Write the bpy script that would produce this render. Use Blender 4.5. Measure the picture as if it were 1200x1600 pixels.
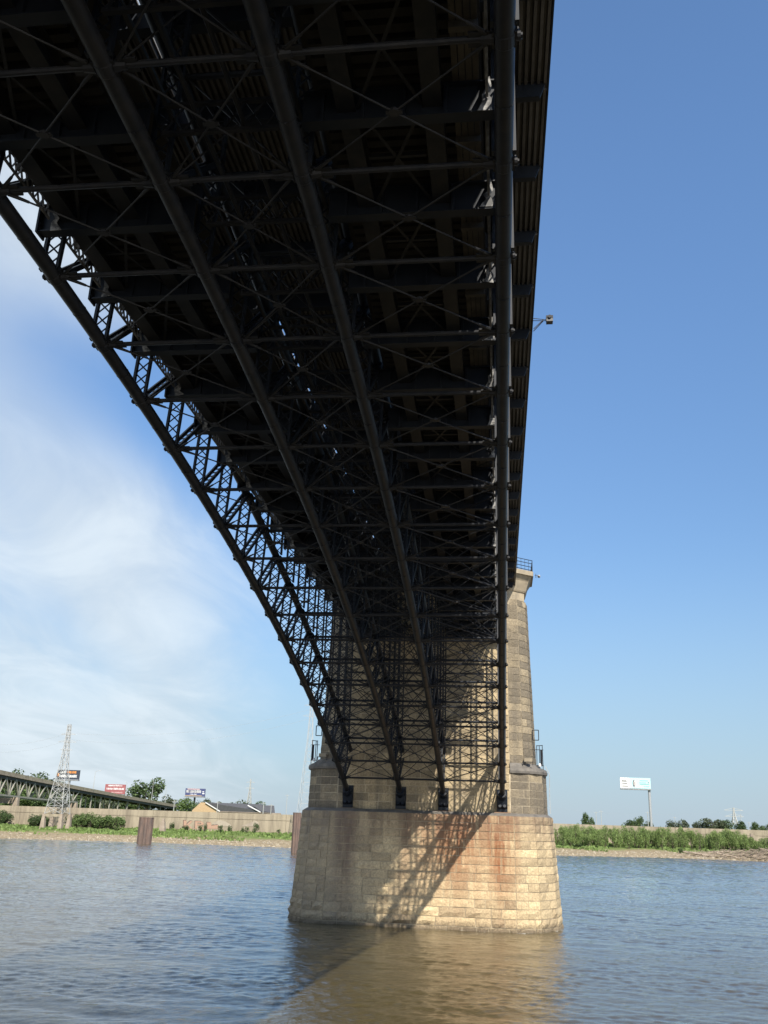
import bpy, math, random
import numpy as np
from mathutils import Vector, Matrix, noise

for o in list(bpy.data.objects): bpy.data.objects.remove(o)
S = bpy.context.scene
COL = S.collection
rnd = random.Random(7)
ZW = 10.5                      # springing level above the water (water is z = 0)

# ------------------------------------------------------------------ camera
FPX = 1415.54
CAM = Vector((6.5888, -84.3242, ZW - 2.1277))
_yaw, _pit, _rol = -.1303, .3277, .0325
_r = Vector((math.cos(_yaw), -math.sin(_yaw), 0)); _f = Vector((math.sin(_yaw), math.cos(_yaw), 0)); _u = Vector((0, 0, 1))
CF = _f * math.cos(_pit) + _u * math.sin(_pit)
CU0 = -_f * math.sin(_pit) + _u * math.cos(_pit)
CR = _r * math.cos(_rol) + CU0 * math.sin(_rol)
CU = -_r * math.sin(_rol) + CU0 * math.cos(_rol)
cd = bpy.data.cameras.new('camera')
cam = bpy.data.objects.new('camera', cd); COL.objects.link(cam)
cam.matrix_world = Matrix(((CR.x, CU.x, -CF.x, CAM.x), (CR.y, CU.y, -CF.y, CAM.y), (CR.z, CU.z, -CF.z, CAM.z), (0, 0, 0, 1)))
cd.sensor_fit = 'VERTICAL'; cd.sensor_height = 24; cd.lens = FPX / 1600 * 24
cd.clip_start = .1; cd.clip_end = 20000
S.camera = cam

# ------------------------------------------------------------------ sky + sun + exposure
SUN_AZ, SUN_EL = math.radians(158), math.radians(40)
w = bpy.data.worlds.new('World'); S.world = w; w.use_nodes = True
nt = w.node_tree; N = nt.nodes; L = nt.links; N.clear()
sky = N.new('ShaderNodeTexSky'); sky.sky_type = 'NISHITA'; sky.sun_disc = False
sky.sun_elevation = SUN_EL; sky.sun_rotation = SUN_AZ
sky.air_density = 1.0; sky.dust_density = .15; sky.ozone_density = 3.0
bg = N.new('ShaderNodeBackground'); bg.inputs['Strength'].default_value = .083
outw = N.new('ShaderNodeOutputWorld')
tc = N.new('ShaderNodeTexCoord')
def wmath(op, a, b=None, c=None, clamp=False):
    n = N.new('ShaderNodeMath'); n.operation = op; n.use_clamp = clamp
    for i, x in enumerate((a, b, c)):
        if x is None: continue
        if isinstance(x, (int, float)): n.inputs[i].default_value = x
        else: L.new(x, n.inputs[i])
    return n.outputs[0]
sep = N.new('ShaderNodeSeparateXYZ'); L.new(tc.outputs['Generated'], sep.inputs[0])
dx, dy, dz = sep.outputs
def wrange(x, a, b, lo=0., hi=1.):
    n = N.new('ShaderNodeMapRange'); n.interpolation_type = 'SMOOTHSTEP'
    for i, q in ((1, a), (2, b), (3, lo), (4, hi)): n.inputs[i].default_value = q
    L.new(x, n.inputs[0]); return n.outputs[0]
def wmix(f, a, b):
    n = N.new('ShaderNodeMix'); n.data_type = 'RGBA'; L.new(f, n.inputs['Factor'])
    for i, q in ((6, a), (7, b)):
        if isinstance(q, tuple): n.inputs[i].default_value = (*q, 1)
        else: L.new(q, n.inputs[i])
    return n.outputs[2]
hsv = N.new('ShaderNodeHueSaturation'); hsv.inputs['Saturation'].default_value = 1.08; L.new(sky.outputs[0], hsv.inputs['Color']); L.new(wrange(dz, .08, .7, .93, 1.56), hsv.inputs['Value'])
# pale blue haze low over the whole horizon
hz = wrange(dz, -.02, .30, .85, 0.)
clear = wmix(hz, hsv.outputs[0], (2.4, 3.4, 4.55))
# high thin cloud on a flat ceiling, thicker over the -X half of the sky
zc = wmath('ADD', wmath('MAXIMUM', dz, 0.0), .16)
px = wmath('DIVIDE', dx, zc); py = wmath('DIVIDE', dy, zc)
cmb = N.new('ShaderNodeCombineXYZ'); L.new(px, cmb.inputs[0]); L.new(py, cmb.inputs[1])
def cnoise(scale, loc, sc, det, rg=.52, dist=.5):
    mp = N.new('ShaderNodeMapping'); mp.inputs['Location'].default_value = loc; mp.inputs['Rotation'].default_value = (0, 0, .45); mp.inputs['Scale'].default_value = sc
    L.new(cmb.outputs[0], mp.inputs[0])
    n = N.new('ShaderNodeTexNoise'); n.inputs['Scale'].default_value = scale; n.inputs['Detail'].default_value = det; n.inputs['Roughness'].default_value = rg; n.inputs['Distortion'].default_value = dist
    L.new(mp.outputs[0], n.inputs['Vector']); return n.outputs['Fac']
big = cnoise(.75, (3.4, 1.35, 0), (1, .55, 1), 6)
fine = cnoise(2.6, (7.1, 3.3, 0), (1, .45, 1), 7, .6, .9)
lean = wrange(wmath('ADD', dx, wmath('MULTIPLY', wmath('SUBTRACT', big, .5), .50)), -.42, -.08, .27, -.26)
# the long blue gap between the two cloud sheets
gap = wmath('MULTIPLY', wmath('SUBTRACT', wmath('ADD', dz, wmath('MULTIPLY', wmath('SUBTRACT', big, .5), .25)), .42), 1 / .075)
gap = wmath('POWER', 2.718, wmath('MULTIPLY', wmath('MULTIPLY', gap, gap), -1.0))
gap = wmath('MULTIPLY', gap, wrange(wmath('ADD', dx, wmath('MULTIPLY', wmath('SUBTRACT', fine, .5), .25)), -.55, -.30, .10, .42))
cv = wmath('SUBTRACT', wmath('ADD', wmath('ADD', wmath('MULTIPLY', big, .7), wmath('MULTIPLY', fine, .3)), lean), gap)
cm_ = wrange(cv, .40, .84, 0., .9)
dens = wrange(fine, .3, .7, .9, 1.06)
cc = N.new('ShaderNodeVectorMath'); cc.operation = 'SCALE'; cc.inputs[0].default_value = (5.25, 5.85, 6.3); L.new(dens, cc.inputs['Scale'])
L.new(wmix(cm_, clear, cc.outputs[0]), bg.inputs['Color']); L.new(bg.outputs[0], outw.inputs[0])

sd = bpy.data.lights.new('sun', 'SUN'); sd.energy = 4.8; sd.angle = math.radians(.53); sd.color = (1, .93, .82)
sun = bpy.data.objects.new('sun', sd); COL.objects.link(sun)
SV = Vector((math.sin(SUN_AZ) * math.cos(SUN_EL), math.cos(SUN_AZ) * math.cos(SUN_EL), math.sin(SUN_EL)))
sun.rotation_euler = (-SV).to_track_quat('-Z', 'Y').to_euler(); sun.location = SV * 300
S.view_settings.view_transform = 'Standard'; S.view_settings.look = 'None'; S.view_settings.gamma = 1
S.view_settings.exposure = 0.8
try: S.view_settings.use_curve_mapping = False
except Exception: pass
S.render.engine = 'CYCLES'
S.cycles.max_bounces = 6; S.cycles.diffuse_bounces = 3; S.cycles.glossy_bounces = 3

# ------------------------------------------------------------------ helpers
def at(u, v, Y):
    """photo pixel -> world point on the plane of depth Y"""
    d = CF * FPX + CR * (u - 600) - CU * (v - 800)
    return CAM + d * ((Y - CAM.y) / d.y)
def atz(u, v, Z):
    d = CF * FPX + CR * (u - 600) - CU * (v - 800)
    return CAM + d * ((Z - CAM.z) / d.z)

class MB:
    def __init__(s): s.v = []; s.f = []
    def add(s, vs, fs):
        b = len(s.v); s.v += [tuple(p) for p in vs]; s.f += [tuple(i + b for i in f) for f in fs]
    def hexa(s, p):      # 8 points: bottom 4 ccw, top 4 ccw
        s.add(p, [(3, 2, 1, 0), (4, 5, 6, 7), (0, 1, 5, 4), (1, 2, 6, 5), (2, 3, 7, 6), (3, 0, 4, 7)])
    def box(s, x0, x1, y0, y1, z0, z1):
        s.hexa([(x0, y0, z0), (x1, y0, z0), (x1, y1, z0), (x0, y1, z0), (x0, y0, z1), (x1, y0, z1), (x1, y1, z1), (x0, y1, z1)])
    def bar(s, a, b, wd, h, side=None):   # rectangular bar from a to b, wd along side, h across
        a = Vector(a); b = Vector(b); d = (b - a).normalized()
        sv = Vector(side) if side is not None else (Vector((0, 0, 1)).cross(d) if abs(d.z) < .95 else Vector((1, 0, 0)))
        sv = (sv - d * sv.dot(d)).normalized(); t = d.cross(sv)
        x = sv * wd / 2; y = t * h / 2
        s.hexa([a - x - y, a + x - y, a + x + y, a - x + y, b - x - y, b + x - y, b + x + y, b - x + y])
    def tube(s, pts, r, n=12, caps=True):
        pts = [Vector(p) for p in pts]; rs = r if isinstance(r, (list, tuple)) else [r] * len(pts)
        vs = []; fs = []; ref = None
        for i, p in enumerate(pts):
            d = (pts[min(i + 1, len(pts) - 1)] - pts[max(i - 1, 0)]).normalized()
            if ref is None: ref = Vector((1, 0, 0)) if abs(d.x) < .9 else Vector((0, 0, 1))
            a = (ref - d * ref.dot(d)).normalized(); b = d.cross(a); ref = a
            for k in range(n):
                t = 2 * math.pi * k / n; vs.append(p + (a * math.cos(t) + b * math.sin(t)) * rs[i])
        for i in range(len(pts) - 1):
            for k in range(n):
                k2 = (k + 1) % n; fs.append((i * n + k, i * n + k2, i * n + n + k2, i * n + n + k))
        if caps: fs.append(tuple(range(n - 1, -1, -1))); fs.append(tuple((len(pts) - 1) * n + k for k in range(n)))
        s.add(vs, fs)
    def prism(s, poly, z0, z1, poly1=None):   # vertical prism / frustum between two plan polygons
        n = len(poly); poly1 = poly1 or poly
        vs = [(p[0], p[1], z0) for p in poly] + [(p[0], p[1], z1) for p in poly1]
        s.add(vs, [(i, (i + 1) % n, n + (i + 1) % n, n + i) for i in range(n)] + [tuple(range(n - 1, -1, -1)), tuple(range(n, 2 * n))])
    def mesh(s, name, m, smooth=False):
        me = bpy.data.meshes.new(name); me.from_pydata(s.v, [], s.f); me.update()
        if m: me.materials.append(m)
        if smooth: me.polygons.foreach_set('use_smooth', [True] * len(me.polygons))
        return me
    def build(s, name, m, parent=None, smooth=False):
        return link(name, s.mesh(name, m, smooth), parent)

def link(name, me, parent=None, loc=None):
    o = bpy.data.objects.new(name, me); COL.objects.link(o)
    if parent is not None: o.parent = parent
    if loc is not None: o.location = loc
    return o
def tag(o, label, cat, group=None):
    o['label'] = label; o['category'] = cat
    if group: o['group'] = group
    return o
def empty(name, loc=(0, 0, 0)):
    o = bpy.data.objects.new(name, None); COL.objects.link(o); o.location = loc; o.empty_display_size = .5
    return o
def structure(o): o['kind'] = 'structure'; return o
def stuff(o): o['kind'] = 'stuff'; return o
def copy_tree(o, parent=None):
    c = o.copy(); COL.objects.link(c); c.parent = parent
    for ch in [x for x in SRC.get(o.name, [])]: copy_tree(ch, c)
    return c
SRC = {}

# ------------------------------------------------------------------ materials
def mat(name, c, rough=.6, c2=None, scale=3., bump=0., spec=.5, metal=0., island=0., mapscale=None, detail=6, contrast=(.35, .65), bdist=.02):
    m = bpy.data.materials.new(name); m.use_nodes = True
    t = m.node_tree; b = t.nodes['Principled BSDF']
    b.inputs['Base Color'].default_value = (*c, 1); b.inputs['Roughness'].default_value = rough
    b.inputs['Specular IOR Level'].default_value = spec; b.inputs['Metallic'].default_value = metal
    geo = t.nodes.new('ShaderNodeNewGeometry')
    vec = geo.outputs['Position']
    if mapscale:
        mpn = t.nodes.new('ShaderNodeMapping'); mpn.inputs['Scale'].default_value = mapscale
        t.links.new(vec, mpn.inputs[0]); vec = mpn.outputs[0]
    col = None
    nz = None
    if c2 or bump:
        nz = t.nodes.new('ShaderNodeTexNoise'); nz.inputs['Scale'].default_value = scale; nz.inputs['Detail'].default_value = detail
        nz.inputs['Roughness'].default_value = .6
        t.links.new(vec, nz.inputs['Vector'])
    if c2:
        r = t.nodes.new('ShaderNodeValToRGB'); r.color_ramp.elements[0].position = contrast[0]; r.color_ramp.elements[1].position = contrast[1]
        r.color_ramp.elements[0].color = (*c, 1); r.color_ramp.elements[1].color = (*c2, 1)
        t.links.new(nz.outputs['Fac'], r.inputs[0]); col = r.outputs[0]
        t.links.new(col, b.inputs['Base Color'])
    if island:
        hs = t.nodes.new('ShaderNodeHueSaturation')
        mrn = t.nodes.new('ShaderNodeMapRange'); mrn.inputs['To Min'].default_value = 1 - island; mrn.inputs['To Max'].default_value = 1 + island
        t.links.new(geo.outputs['Random Per Island'], mrn.inputs['Value']); t.links.new(mrn.outputs[0], hs.inputs['Value'])
        if col: t.links.new(col, hs.inputs['Color'])
        else: hs.inputs['Color'].default_value = (*c, 1)
        t.links.new(hs.outputs[0], b.inputs['Base Color'])
    if bump:
        bp = t.nodes.new('ShaderNodeBump'); bp.inputs['Strength'].default_value = bump; bp.inputs['Distance'].default_value = bdist
        t.links.new(nz.outputs['Fac'], bp.inputs['Height']); t.links.new(bp.outputs[0], b.inputs['Normal'])
    return m

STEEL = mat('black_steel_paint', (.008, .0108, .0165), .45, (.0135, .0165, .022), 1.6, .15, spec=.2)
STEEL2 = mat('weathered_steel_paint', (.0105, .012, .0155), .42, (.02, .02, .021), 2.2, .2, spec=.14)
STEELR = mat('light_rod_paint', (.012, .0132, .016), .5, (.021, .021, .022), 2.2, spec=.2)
GUSS = mat('painted_sun_fleck_grey', (.20, .195, .185), .6, (.03, .03, .03), 5., contrast=(.4, .56))  # pale mottling painted in to stand for flecks of sun on the gussets
GREYS = mat('painted_sunlit_steel', (.13, .13, .13), .55, (.03, .03, .032), 3., contrast=(.4, .6))  # lighter than the other steel: sunlight on the side lattice put into its colour
CORR = mat('corrugated_deck_steel', (.085, .078, .07), .6, (.05, .047, .044), 2.5, .1)
TIMBER = mat('old_timber', (.016, .014, .012), .85, (.009, .0085, .0085), 4, .3, mapscale=(1, .3, 1))
PLATE = mat('walkway_plate', (.075, .064, .048), .8, (.03, .026, .021), 1.5, .2)
SLABC = mat('deck_concrete', (.3, .29, .27), .9, (.22, .21, .2), 1, .2)
CONC = mat('pale_concrete', (.27, .23, .165), .9, (.12, .098, .07), .5, .2, mapscale=(1, 1, .12), contrast=(.42, .78))
CONC2 = mat('grey_concrete', (.30, .25, .2), .9, (.2, .16, .12), .6, .2)
MORTAR = mat('mortar', (.42, .35, .24), .95, (.2, .165, .12), 1.0, .3)
MORTAR2 = mat('pale_repointing', (.46, .39, .28), .95, (.25, .21, .15), 1.5, .3)
CAPST = mat('limestone_trim', (.32, .265, .18), .85, (.19, .16, .115), 1.2, .3, mapscale=(1, 1, .5))
DARKST = mat('sooty_stone_trim', (.15, .135, .115), .85, (.085, .078, .07), 1.5, .3)
GALV = mat('galvanised_steel', (.36, .37, .36), .5, (.28, .28, .27), 3)
WHITEP = mat('white_paint', (.6, .6, .59), .6)
RUST = mat('rusty_sheet_pile', (.13, .085, .065), .85, (.07, .054, .047), .8, .3, mapscale=(1, 1, .3))
GREYP = mat('grey_paint', (.25, .26, .27), .5)
BARK = mat('bark', (.09, .07, .05), .9, (.05, .04, .03), 4, .4)
ROOF = mat('dark_shingle_roof', (.05, .052, .058), .9, (.075, .075, .08), 2)
BRICKT = mat('tan_brick', (.4, .29, .17), .9, (.33, .23, .13), 2)
BLACK = mat('black_plastic', (.012, .012, .013), .4)

def leafmat(name, c, c2):
    m = mat(name, c, .6, c2, .5, 0, spec=.25, island=.35)
    b = m.node_tree.nodes['Principled BSDF']
    b.inputs['Subsurface Weight'].default_value = 0
    return m
LEAF_D = leafmat('dark_foliage', (.035, .062, .022), (.06, .09, .03))
LEAF_M = leafmat('mid_foliage', (.06, .10, .028), (.095, .135, .045))
LEAF_L = leafmat('willow_foliage', (.085, .135, .035), (.14, .19, .06))
LEAF_B = leafmat('dull_foliage', (.05, .068, .035), (.075, .09, .05))

# stone: tan rock-faced blocks, a sooty grey kind, rust and soot stains that run down from the arch shoes
def stonemat(name, tan, grey, greyshare, stains):
    m = bpy.data.materials.new(name); m.use_nodes = True; t = m.node_tree; b = t.nodes['Principled BSDF']
    nd = t.nodes; lk = t.links
    def M(op, a, bb=None, c=None, clamp=False):
        n = nd.new('ShaderNodeMath'); n.operation = op; n.use_clamp = clamp
        for i, x in enumerate((a, bb, c)):
            if x is None: continue
            if isinstance(x, (int, float)): n.inputs[i].default_value = x
            else: lk.new(x, n.inputs[i])
        return n.outputs[0]
    def NZ(scale, vec, det=5, ms=None):
        if ms:
            q = nd.new('ShaderNodeMapping'); q.inputs['Scale'].default_value = ms; lk.new(vec, q.inputs[0]); vec = q.outputs[0]
        n = nd.new('ShaderNodeTexNoise'); n.inputs['Scale'].default_value = scale; n.inputs['Detail'].default_value = det; n.inputs['Roughness'].default_value = .6
        lk.new(vec, n.inputs['Vector']); return n.outputs['Fac']
    def RNG(x, a, bb, lo=0., hi=1.):
        n = nd.new('ShaderNodeMapRange'); n.inputs['From Min'].default_value = a; n.inputs['From Max'].default_value = bb
        n.inputs['To Min'].default_value = lo; n.inputs['To Max'].default_value = hi; lk.new(x, n.inputs['Value']); return n.outputs[0]
    def MIX(f, a, bb):
        n = nd.new('ShaderNodeMix'); n.data_type = 'RGBA'
        lk.new(f, n.inputs['Factor'])
        for i, x in ((6, a), (7, bb)):
            if isinstance(x, tuple): n.inputs[i].default_value = (*x, 1)
            else: lk.new(x, n.inputs[i])
        return n.outputs[2]
    g = nd.new('ShaderNodeNewGeometry'); pos = g.outputs['Position']; rp = g.outputs['Random Per Island']
    oi = nd.new('ShaderNodeObjectInfo')
    rr = M('FRACT', M('ADD', rp, oi.outputs['Random']))
    fine = NZ(7, pos, 8)
    big = NZ(.35, pos, 4)
    gsel = RNG(M('ADD', M('MULTIPLY', rr, .62), M('MULTIPLY', big, .75)), 1.0 - greyshare, 1.34 - greyshare)
    gsel.node.clamp = True
    gsel = M('MULTIPLY', gsel, .75)
    c = MIX(gsel, tan, grey)
    val = M('MULTIPLY', RNG(M('FRACT', M('MULTIPLY', rr, 7.31)), 0, 1, .84, 1.12), RNG(fine, .3, .7, .66, 1.25))
    hs = nd.new('ShaderNodeHueSaturation'); lk.new(c, hs.inputs['Color']); lk.new(val, hs.inputs['Value'])
    c = hs.outputs[0]
    sp = nd.new('ShaderNodeSeparateXYZ'); lk.new(pos, sp.inputs[0])
    if stains:
        streak = NZ(1.1, pos, 5, (1.6, 1.6, .09))
        zf = RNG(sp.outputs[2], 1.5, 8.5, .0, 1.)
        def band(x0, wd): return M('SUBTRACT', 1.0, M('DIVIDE', M('ABSOLUTE', M('SUBTRACT', sp.outputs[0], x0)), wd), clamp=True)
        rb = M('MULTIPLY', M('MAXIMUM', M('MULTIPLY', band(6.6, 2.0), 1.7), M('MULTIPLY', band(3.0, 5.0), 1.25)), M('ADD', zf, .12), clamp=True)
        rb = M('MULTIPLY', rb, RNG(streak, .34, .54, .2, 1.0), clamp=True)
        c = MIX(M('MULTIPLY', rb, .95), c, (.20, .082, .036))
        lb = M('MULTIPLY', M('MAXIMUM', M('MULTIPLY', band(-6.7, 1.3), 1.6), M('MULTIPLY', band(-1.4, 1.4), .8)), M('ADD', M('MULTIPLY', zf, .8), .25), clamp=True)
        lb = M('MULTIPLY', lb, RNG(streak, .3, .5, .4, 1.0), clamp=True)
        c = MIX(M('MULTIPLY', lb, .95), c, (.105, .06, .042))
        soot = M('MULTIPLY', RNG(M('ADD', M('MULTIPLY', big, 2.2), sp.outputs[2]), 7.2, 9.6), RNG(streak, .35, .6, .2, .75), clamp=True)
        c = MIX(soot, c, (.155, .108, .074))
        left = M('MULTIPLY', RNG(sp.outputs[0], -3, -9), RNG(streak, .25, .6, .45, .8), clamp=True)
        c = MIX(M('MULTIPLY', left, .7), c, (.17, .15, .125))
        wet = RNG(M('ADD', sp.outputs[2], M('MULTIPLY', fine, .7)), 1.0, .45); wet.node.clamp = True
        c = MIX(M('MULTIPLY', wet, .8), c, (.07, .055, .04))
    else:
        streak = NZ(1.0, pos, 5, (1.3, 1.3, .12))
        c = MIX(M('MULTIPLY', RNG(streak, .42, .72, 0, .6), RNG(sp.outputs[2], 27, 15, .35, 1.0)), c, (.085, .076, .064))
        lich = NZ(2.2, pos, 6); c = MIX(RNG(lich, .58, .74, 0, .32), c, (.30, .25, .175))
    lk.new(c, b.inputs['Base Color']); b.inputs['Roughness'].default_value = .9; b.inputs['Specular IOR Level'].default_value = .25
    bp = nd.new('ShaderNodeBump'); bp.inputs['Strength'].default_value = .9; bp.inputs['Distance'].default_value = .06
    lk.new(fine, bp.inputs['Height']); lk.new(bp.outputs[0], b.inputs['Normal'])
    return m
STONE_B = stonemat('tan_rock_faced_stone', (.435, .34, .205), (.26, .2, .125), .34, True)
STONE_T = stonemat('sooty_shaft_stone', (.34, .275, .178), (.105, .09, .07), .72, False)
STONE_W = stonemat('tan_wall_stone', (.36, .285, .175), (.2, .16, .105), .34, False)

# water
def watermat():
    m = bpy.data.materials.new('muddy_river_water'); m.use_nodes = True; t = m.node_tree; t.nodes.clear()
    g = t.nodes.new('ShaderNodeNewGeometry')
    def nz(scale, ms, det, rgh=.55, dist=0.):
        mp = t.nodes.new('ShaderNodeMapping'); mp.inputs['Scale'].default_value = ms; mp.inputs['Rotation'].default_value = (0, 0, .12)
        t.links.new(g.outputs['Position'], mp.inputs[0])
        n = t.nodes.new('ShaderNodeTexNoise'); n.inputs['Scale'].default_value = scale; n.inputs['Detail'].default_value = det
        n.inputs['Roughness'].default_value = rgh; n.inputs['Distortion'].default_value = dist
        t.links.new(mp.outputs[0], n.inputs['Vector']); return n.outputs['Fac']
    a = nz(2.6, (.75, 1.0, 1), 5, .62, .5); c = nz(.42, (.6, 1, 1), 4, .58, 1.0); d = nz(.05, (.45, 1.3, 1), 4, .6, 1.8)
    r = t.nodes.new('ShaderNodeValToRGB'); r.color_ramp.elements[0].position = .35; r.color_ramp.elements[1].position = .7
    r.color_ramp.elements[0].color = (.058, .0455, .0205, 1); r.color_ramp.elements[1].color = (.073, .058, .027, 1)
    t.links.new(d, r.inputs[0])
    def mrange(x, a_, b_, lo, hi):
        n = t.nodes.new('ShaderNodeMapRange')
        for i, q in ((1, a_), (2, b_), (3, lo), (4, hi)): n.inputs[i].default_value = q
        t.links.new(x, n.inputs[0]); return n.outputs[0]
    b1 = t.nodes.new('ShaderNodeBump'); b1.inputs['Distance'].default_value = .11
    t.links.new(mrange(d, .34, .66, .25, 1.0), b1.inputs['Strength']); t.links.new(a, b1.inputs['Height'])
    b2 = t.nodes.new('ShaderNodeBump'); sepw = t.nodes.new('ShaderNodeSeparateXYZ'); t.links.new(g.outputs['Position'], sepw.inputs[0])
    t.links.new(mrange(sepw.outputs[1], 60, 150, .12, .5), b2.inputs['Distance'])
    t.links.new(mrange(d, .3, .7, .5, 1.0), b2.inputs['Strength']); t.links.new(c, b2.inputs['Height']); t.links.new(b1.outputs[0], b2.inputs['Normal'])
    df = t.nodes.new('ShaderNodeBsdfDiffuse'); t.links.new(r.outputs[0], df.inputs['Color']); t.links.new(b2.outputs[0], df.inputs['Normal'])
    gl = t.nodes.new('ShaderNodeBsdfGlossy'); gl.inputs['Roughness'].default_value = .035; gl.inputs['Color'].default_value = (1, 1, 1, 1); t.links.new(b2.outputs[0], gl.inputs['Normal'])
    f1 = t.nodes.new('ShaderNodeFresnel'); f1.inputs['IOR'].default_value = 1.36; t.links.new(b2.outputs[0], f1.inputs['Normal'])
    f2 = t.nodes.new('ShaderNodeFresnel'); f2.inputs['IOR'].default_value = 1.38
    av = t.nodes.new('ShaderNodeMath'); av.operation = 'MULTIPLY_ADD'; av.inputs[1].default_value = .82
    h2 = t.nodes.new('ShaderNodeMath'); h2.operation = 'MULTIPLY'; h2.inputs[1].default_value = .25; t.links.new(f1.outputs[0], h2.inputs[0])
    t.links.new(f2.outputs[0], av.inputs[0]); t.links.new(h2.outputs[0], av.inputs[2])
    mx = t.nodes.new('ShaderNodeMixShader'); t.links.new(av.outputs[0], mx.inputs[0]); t.links.new(df.outputs[0], mx.inputs[1]); t.links.new(gl.outputs[0], mx.inputs[2])
    # scraps of foam where the current breaks on the pier
    def M(op, a_, b_=None, cl=False):
        n = t.nodes.new('ShaderNodeMath'); n.operation = op; n.use_clamp = cl
        for i, q in enumerate((a_, b_)):
            if q is None: continue
            if isinstance(q, (int, float)): n.inputs[i].default_value = q
            else: t.links.new(q, n.inputs[i])
        return n.outputs[0]
    px_ = M('MAXIMUM', M('SUBTRACT', M('ABSOLUTE', M('ADD', sepw.outputs[0], .15)), 8.1), 0.); py_ = M('SUBTRACT', sepw.outputs[1], 4.0)
    ell = M('SQRT', M('ADD', M('POWER', M('DIVIDE', px_, 4.1), 2.), M('POWER', M('DIVIDE', M('ABSOLUTE', py_), 6.55), 2.)))
    near = mrange(ell, 1.0, 1.13, 1., 0.); near.node.clamp = True
    fn = nz(1.7, (.55, 1, 1), 5, .65, .6)
    fm = mrange(M('ADD', M('MULTIPLY', near, .23), fn), .74, .82, 0., .75); fm.node.clamp = True
    fd = t.nodes.new('ShaderNodeBsdfDiffuse'); fd.inputs['Color'].default_value = (.42, .41, .37, 1)
    mx2 = t.nodes.new('ShaderNodeMixShader'); t.links.new(M('MULTIPLY', fm, M('GREATER_THAN', near, .02)), mx2.inputs[0]); t.links.new(mx.outputs[0], mx2.inputs[1]); t.links.new(fd.outputs[0], mx2.inputs[2])
    o = t.nodes.new('ShaderNodeOutputMaterial'); t.links.new(mx2.outputs[0], o.inputs[0])
    return m
WATER = watermat()

def groundmat():
    m = bpy.data.materials.new('gravel_and_grass_bank'); m.use_nodes = True; t = m.node_tree; b = t.nodes['Principled BSDF']
    b.inputs['Roughness'].default_value = .95; b.inputs['Specular IOR Level'].default_value = .1
    g = t.nodes.new('ShaderNodeNewGeometry'); sp = t.nodes.new('ShaderNodeSeparateXYZ'); t.links.new(g.outputs['Position'], sp.inputs[0])
    def nz(s, det=6):
        n = t.nodes.new('ShaderNodeTexNoise'); n.inputs['Scale'].default_value = s; n.inputs['Detail'].default_value = det; n.inputs['Roughness'].default_value = .65
        t.links.new(g.outputs['Position'], n.inputs['Vector']); return n.outputs['Fac']
    fine = nz(.9); big = nz(.06)
    gr = t.nodes.new('ShaderNodeValToRGB'); gr.color_ramp.elements[0].position = .3; gr.color_ramp.elements[1].position = .7
    gr.color_ramp.elements[0].color = (.16, .122, .07, 1); gr.color_ramp.elements[1].color = (.33, .27, .18, 1); t.links.new(fine, gr.inputs[0])
    gs = t.nodes.new('ShaderNodeValToRGB'); gs.color_ramp.elements[0].position = .35; gs.color_ramp.elements[1].position = .65
    gs.color_ramp.elements[0].color = (.075, .12, .028, 1); gs.color_ramp.elements[1].color = (.17, .21, .07, 1); t.links.new(fine, gs.inputs[0])
    def M(op, a, bb, c=None):
        n = t.nodes.new('ShaderNodeMath'); n.operation = op
        for i, x in enumerate((a, bb, c)):
            if x is None: continue
            if isinstance(x, (int, float)): n.inputs[i].default_value = x
            else: t.links.new(x, n.inputs[i])
        return n.outputs[0]
    h = M('ADD', sp.outputs[2], M('ADD', M('MULTIPLY', big, 1.6), M('MULTIPLY', fine, 2.2)))
    mr = t.nodes.new('ShaderNodeMapRange'); mr.inputs['From Min'].default_value = 3.35; mr.inputs['From Max'].default_value = 3.75
    t.links.new(h, mr.inputs['Value'])
    mx = t.nodes.new('ShaderNodeMix'); mx.data_type = 'RGBA'
    t.links.new(mr.outputs[0], mx.inputs['Factor']); t.links.new(gr.outputs[0], mx.inputs[6]); t.links.new(gs.outputs[0], mx.inputs[7])
    t.links.new(mx.outputs[2], b.inputs['Base Color'])
    bp = t.nodes.new('ShaderNodeBump'); bp.inputs['Strength'].default_value = .8; bp.inputs['Distance'].default_value = .3
    t.links.new(fine, bp.inputs['Height']); t.links.new(bp.outputs[0], b.inputs['Normal'])
    return m
GROUND = groundmat()

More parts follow.
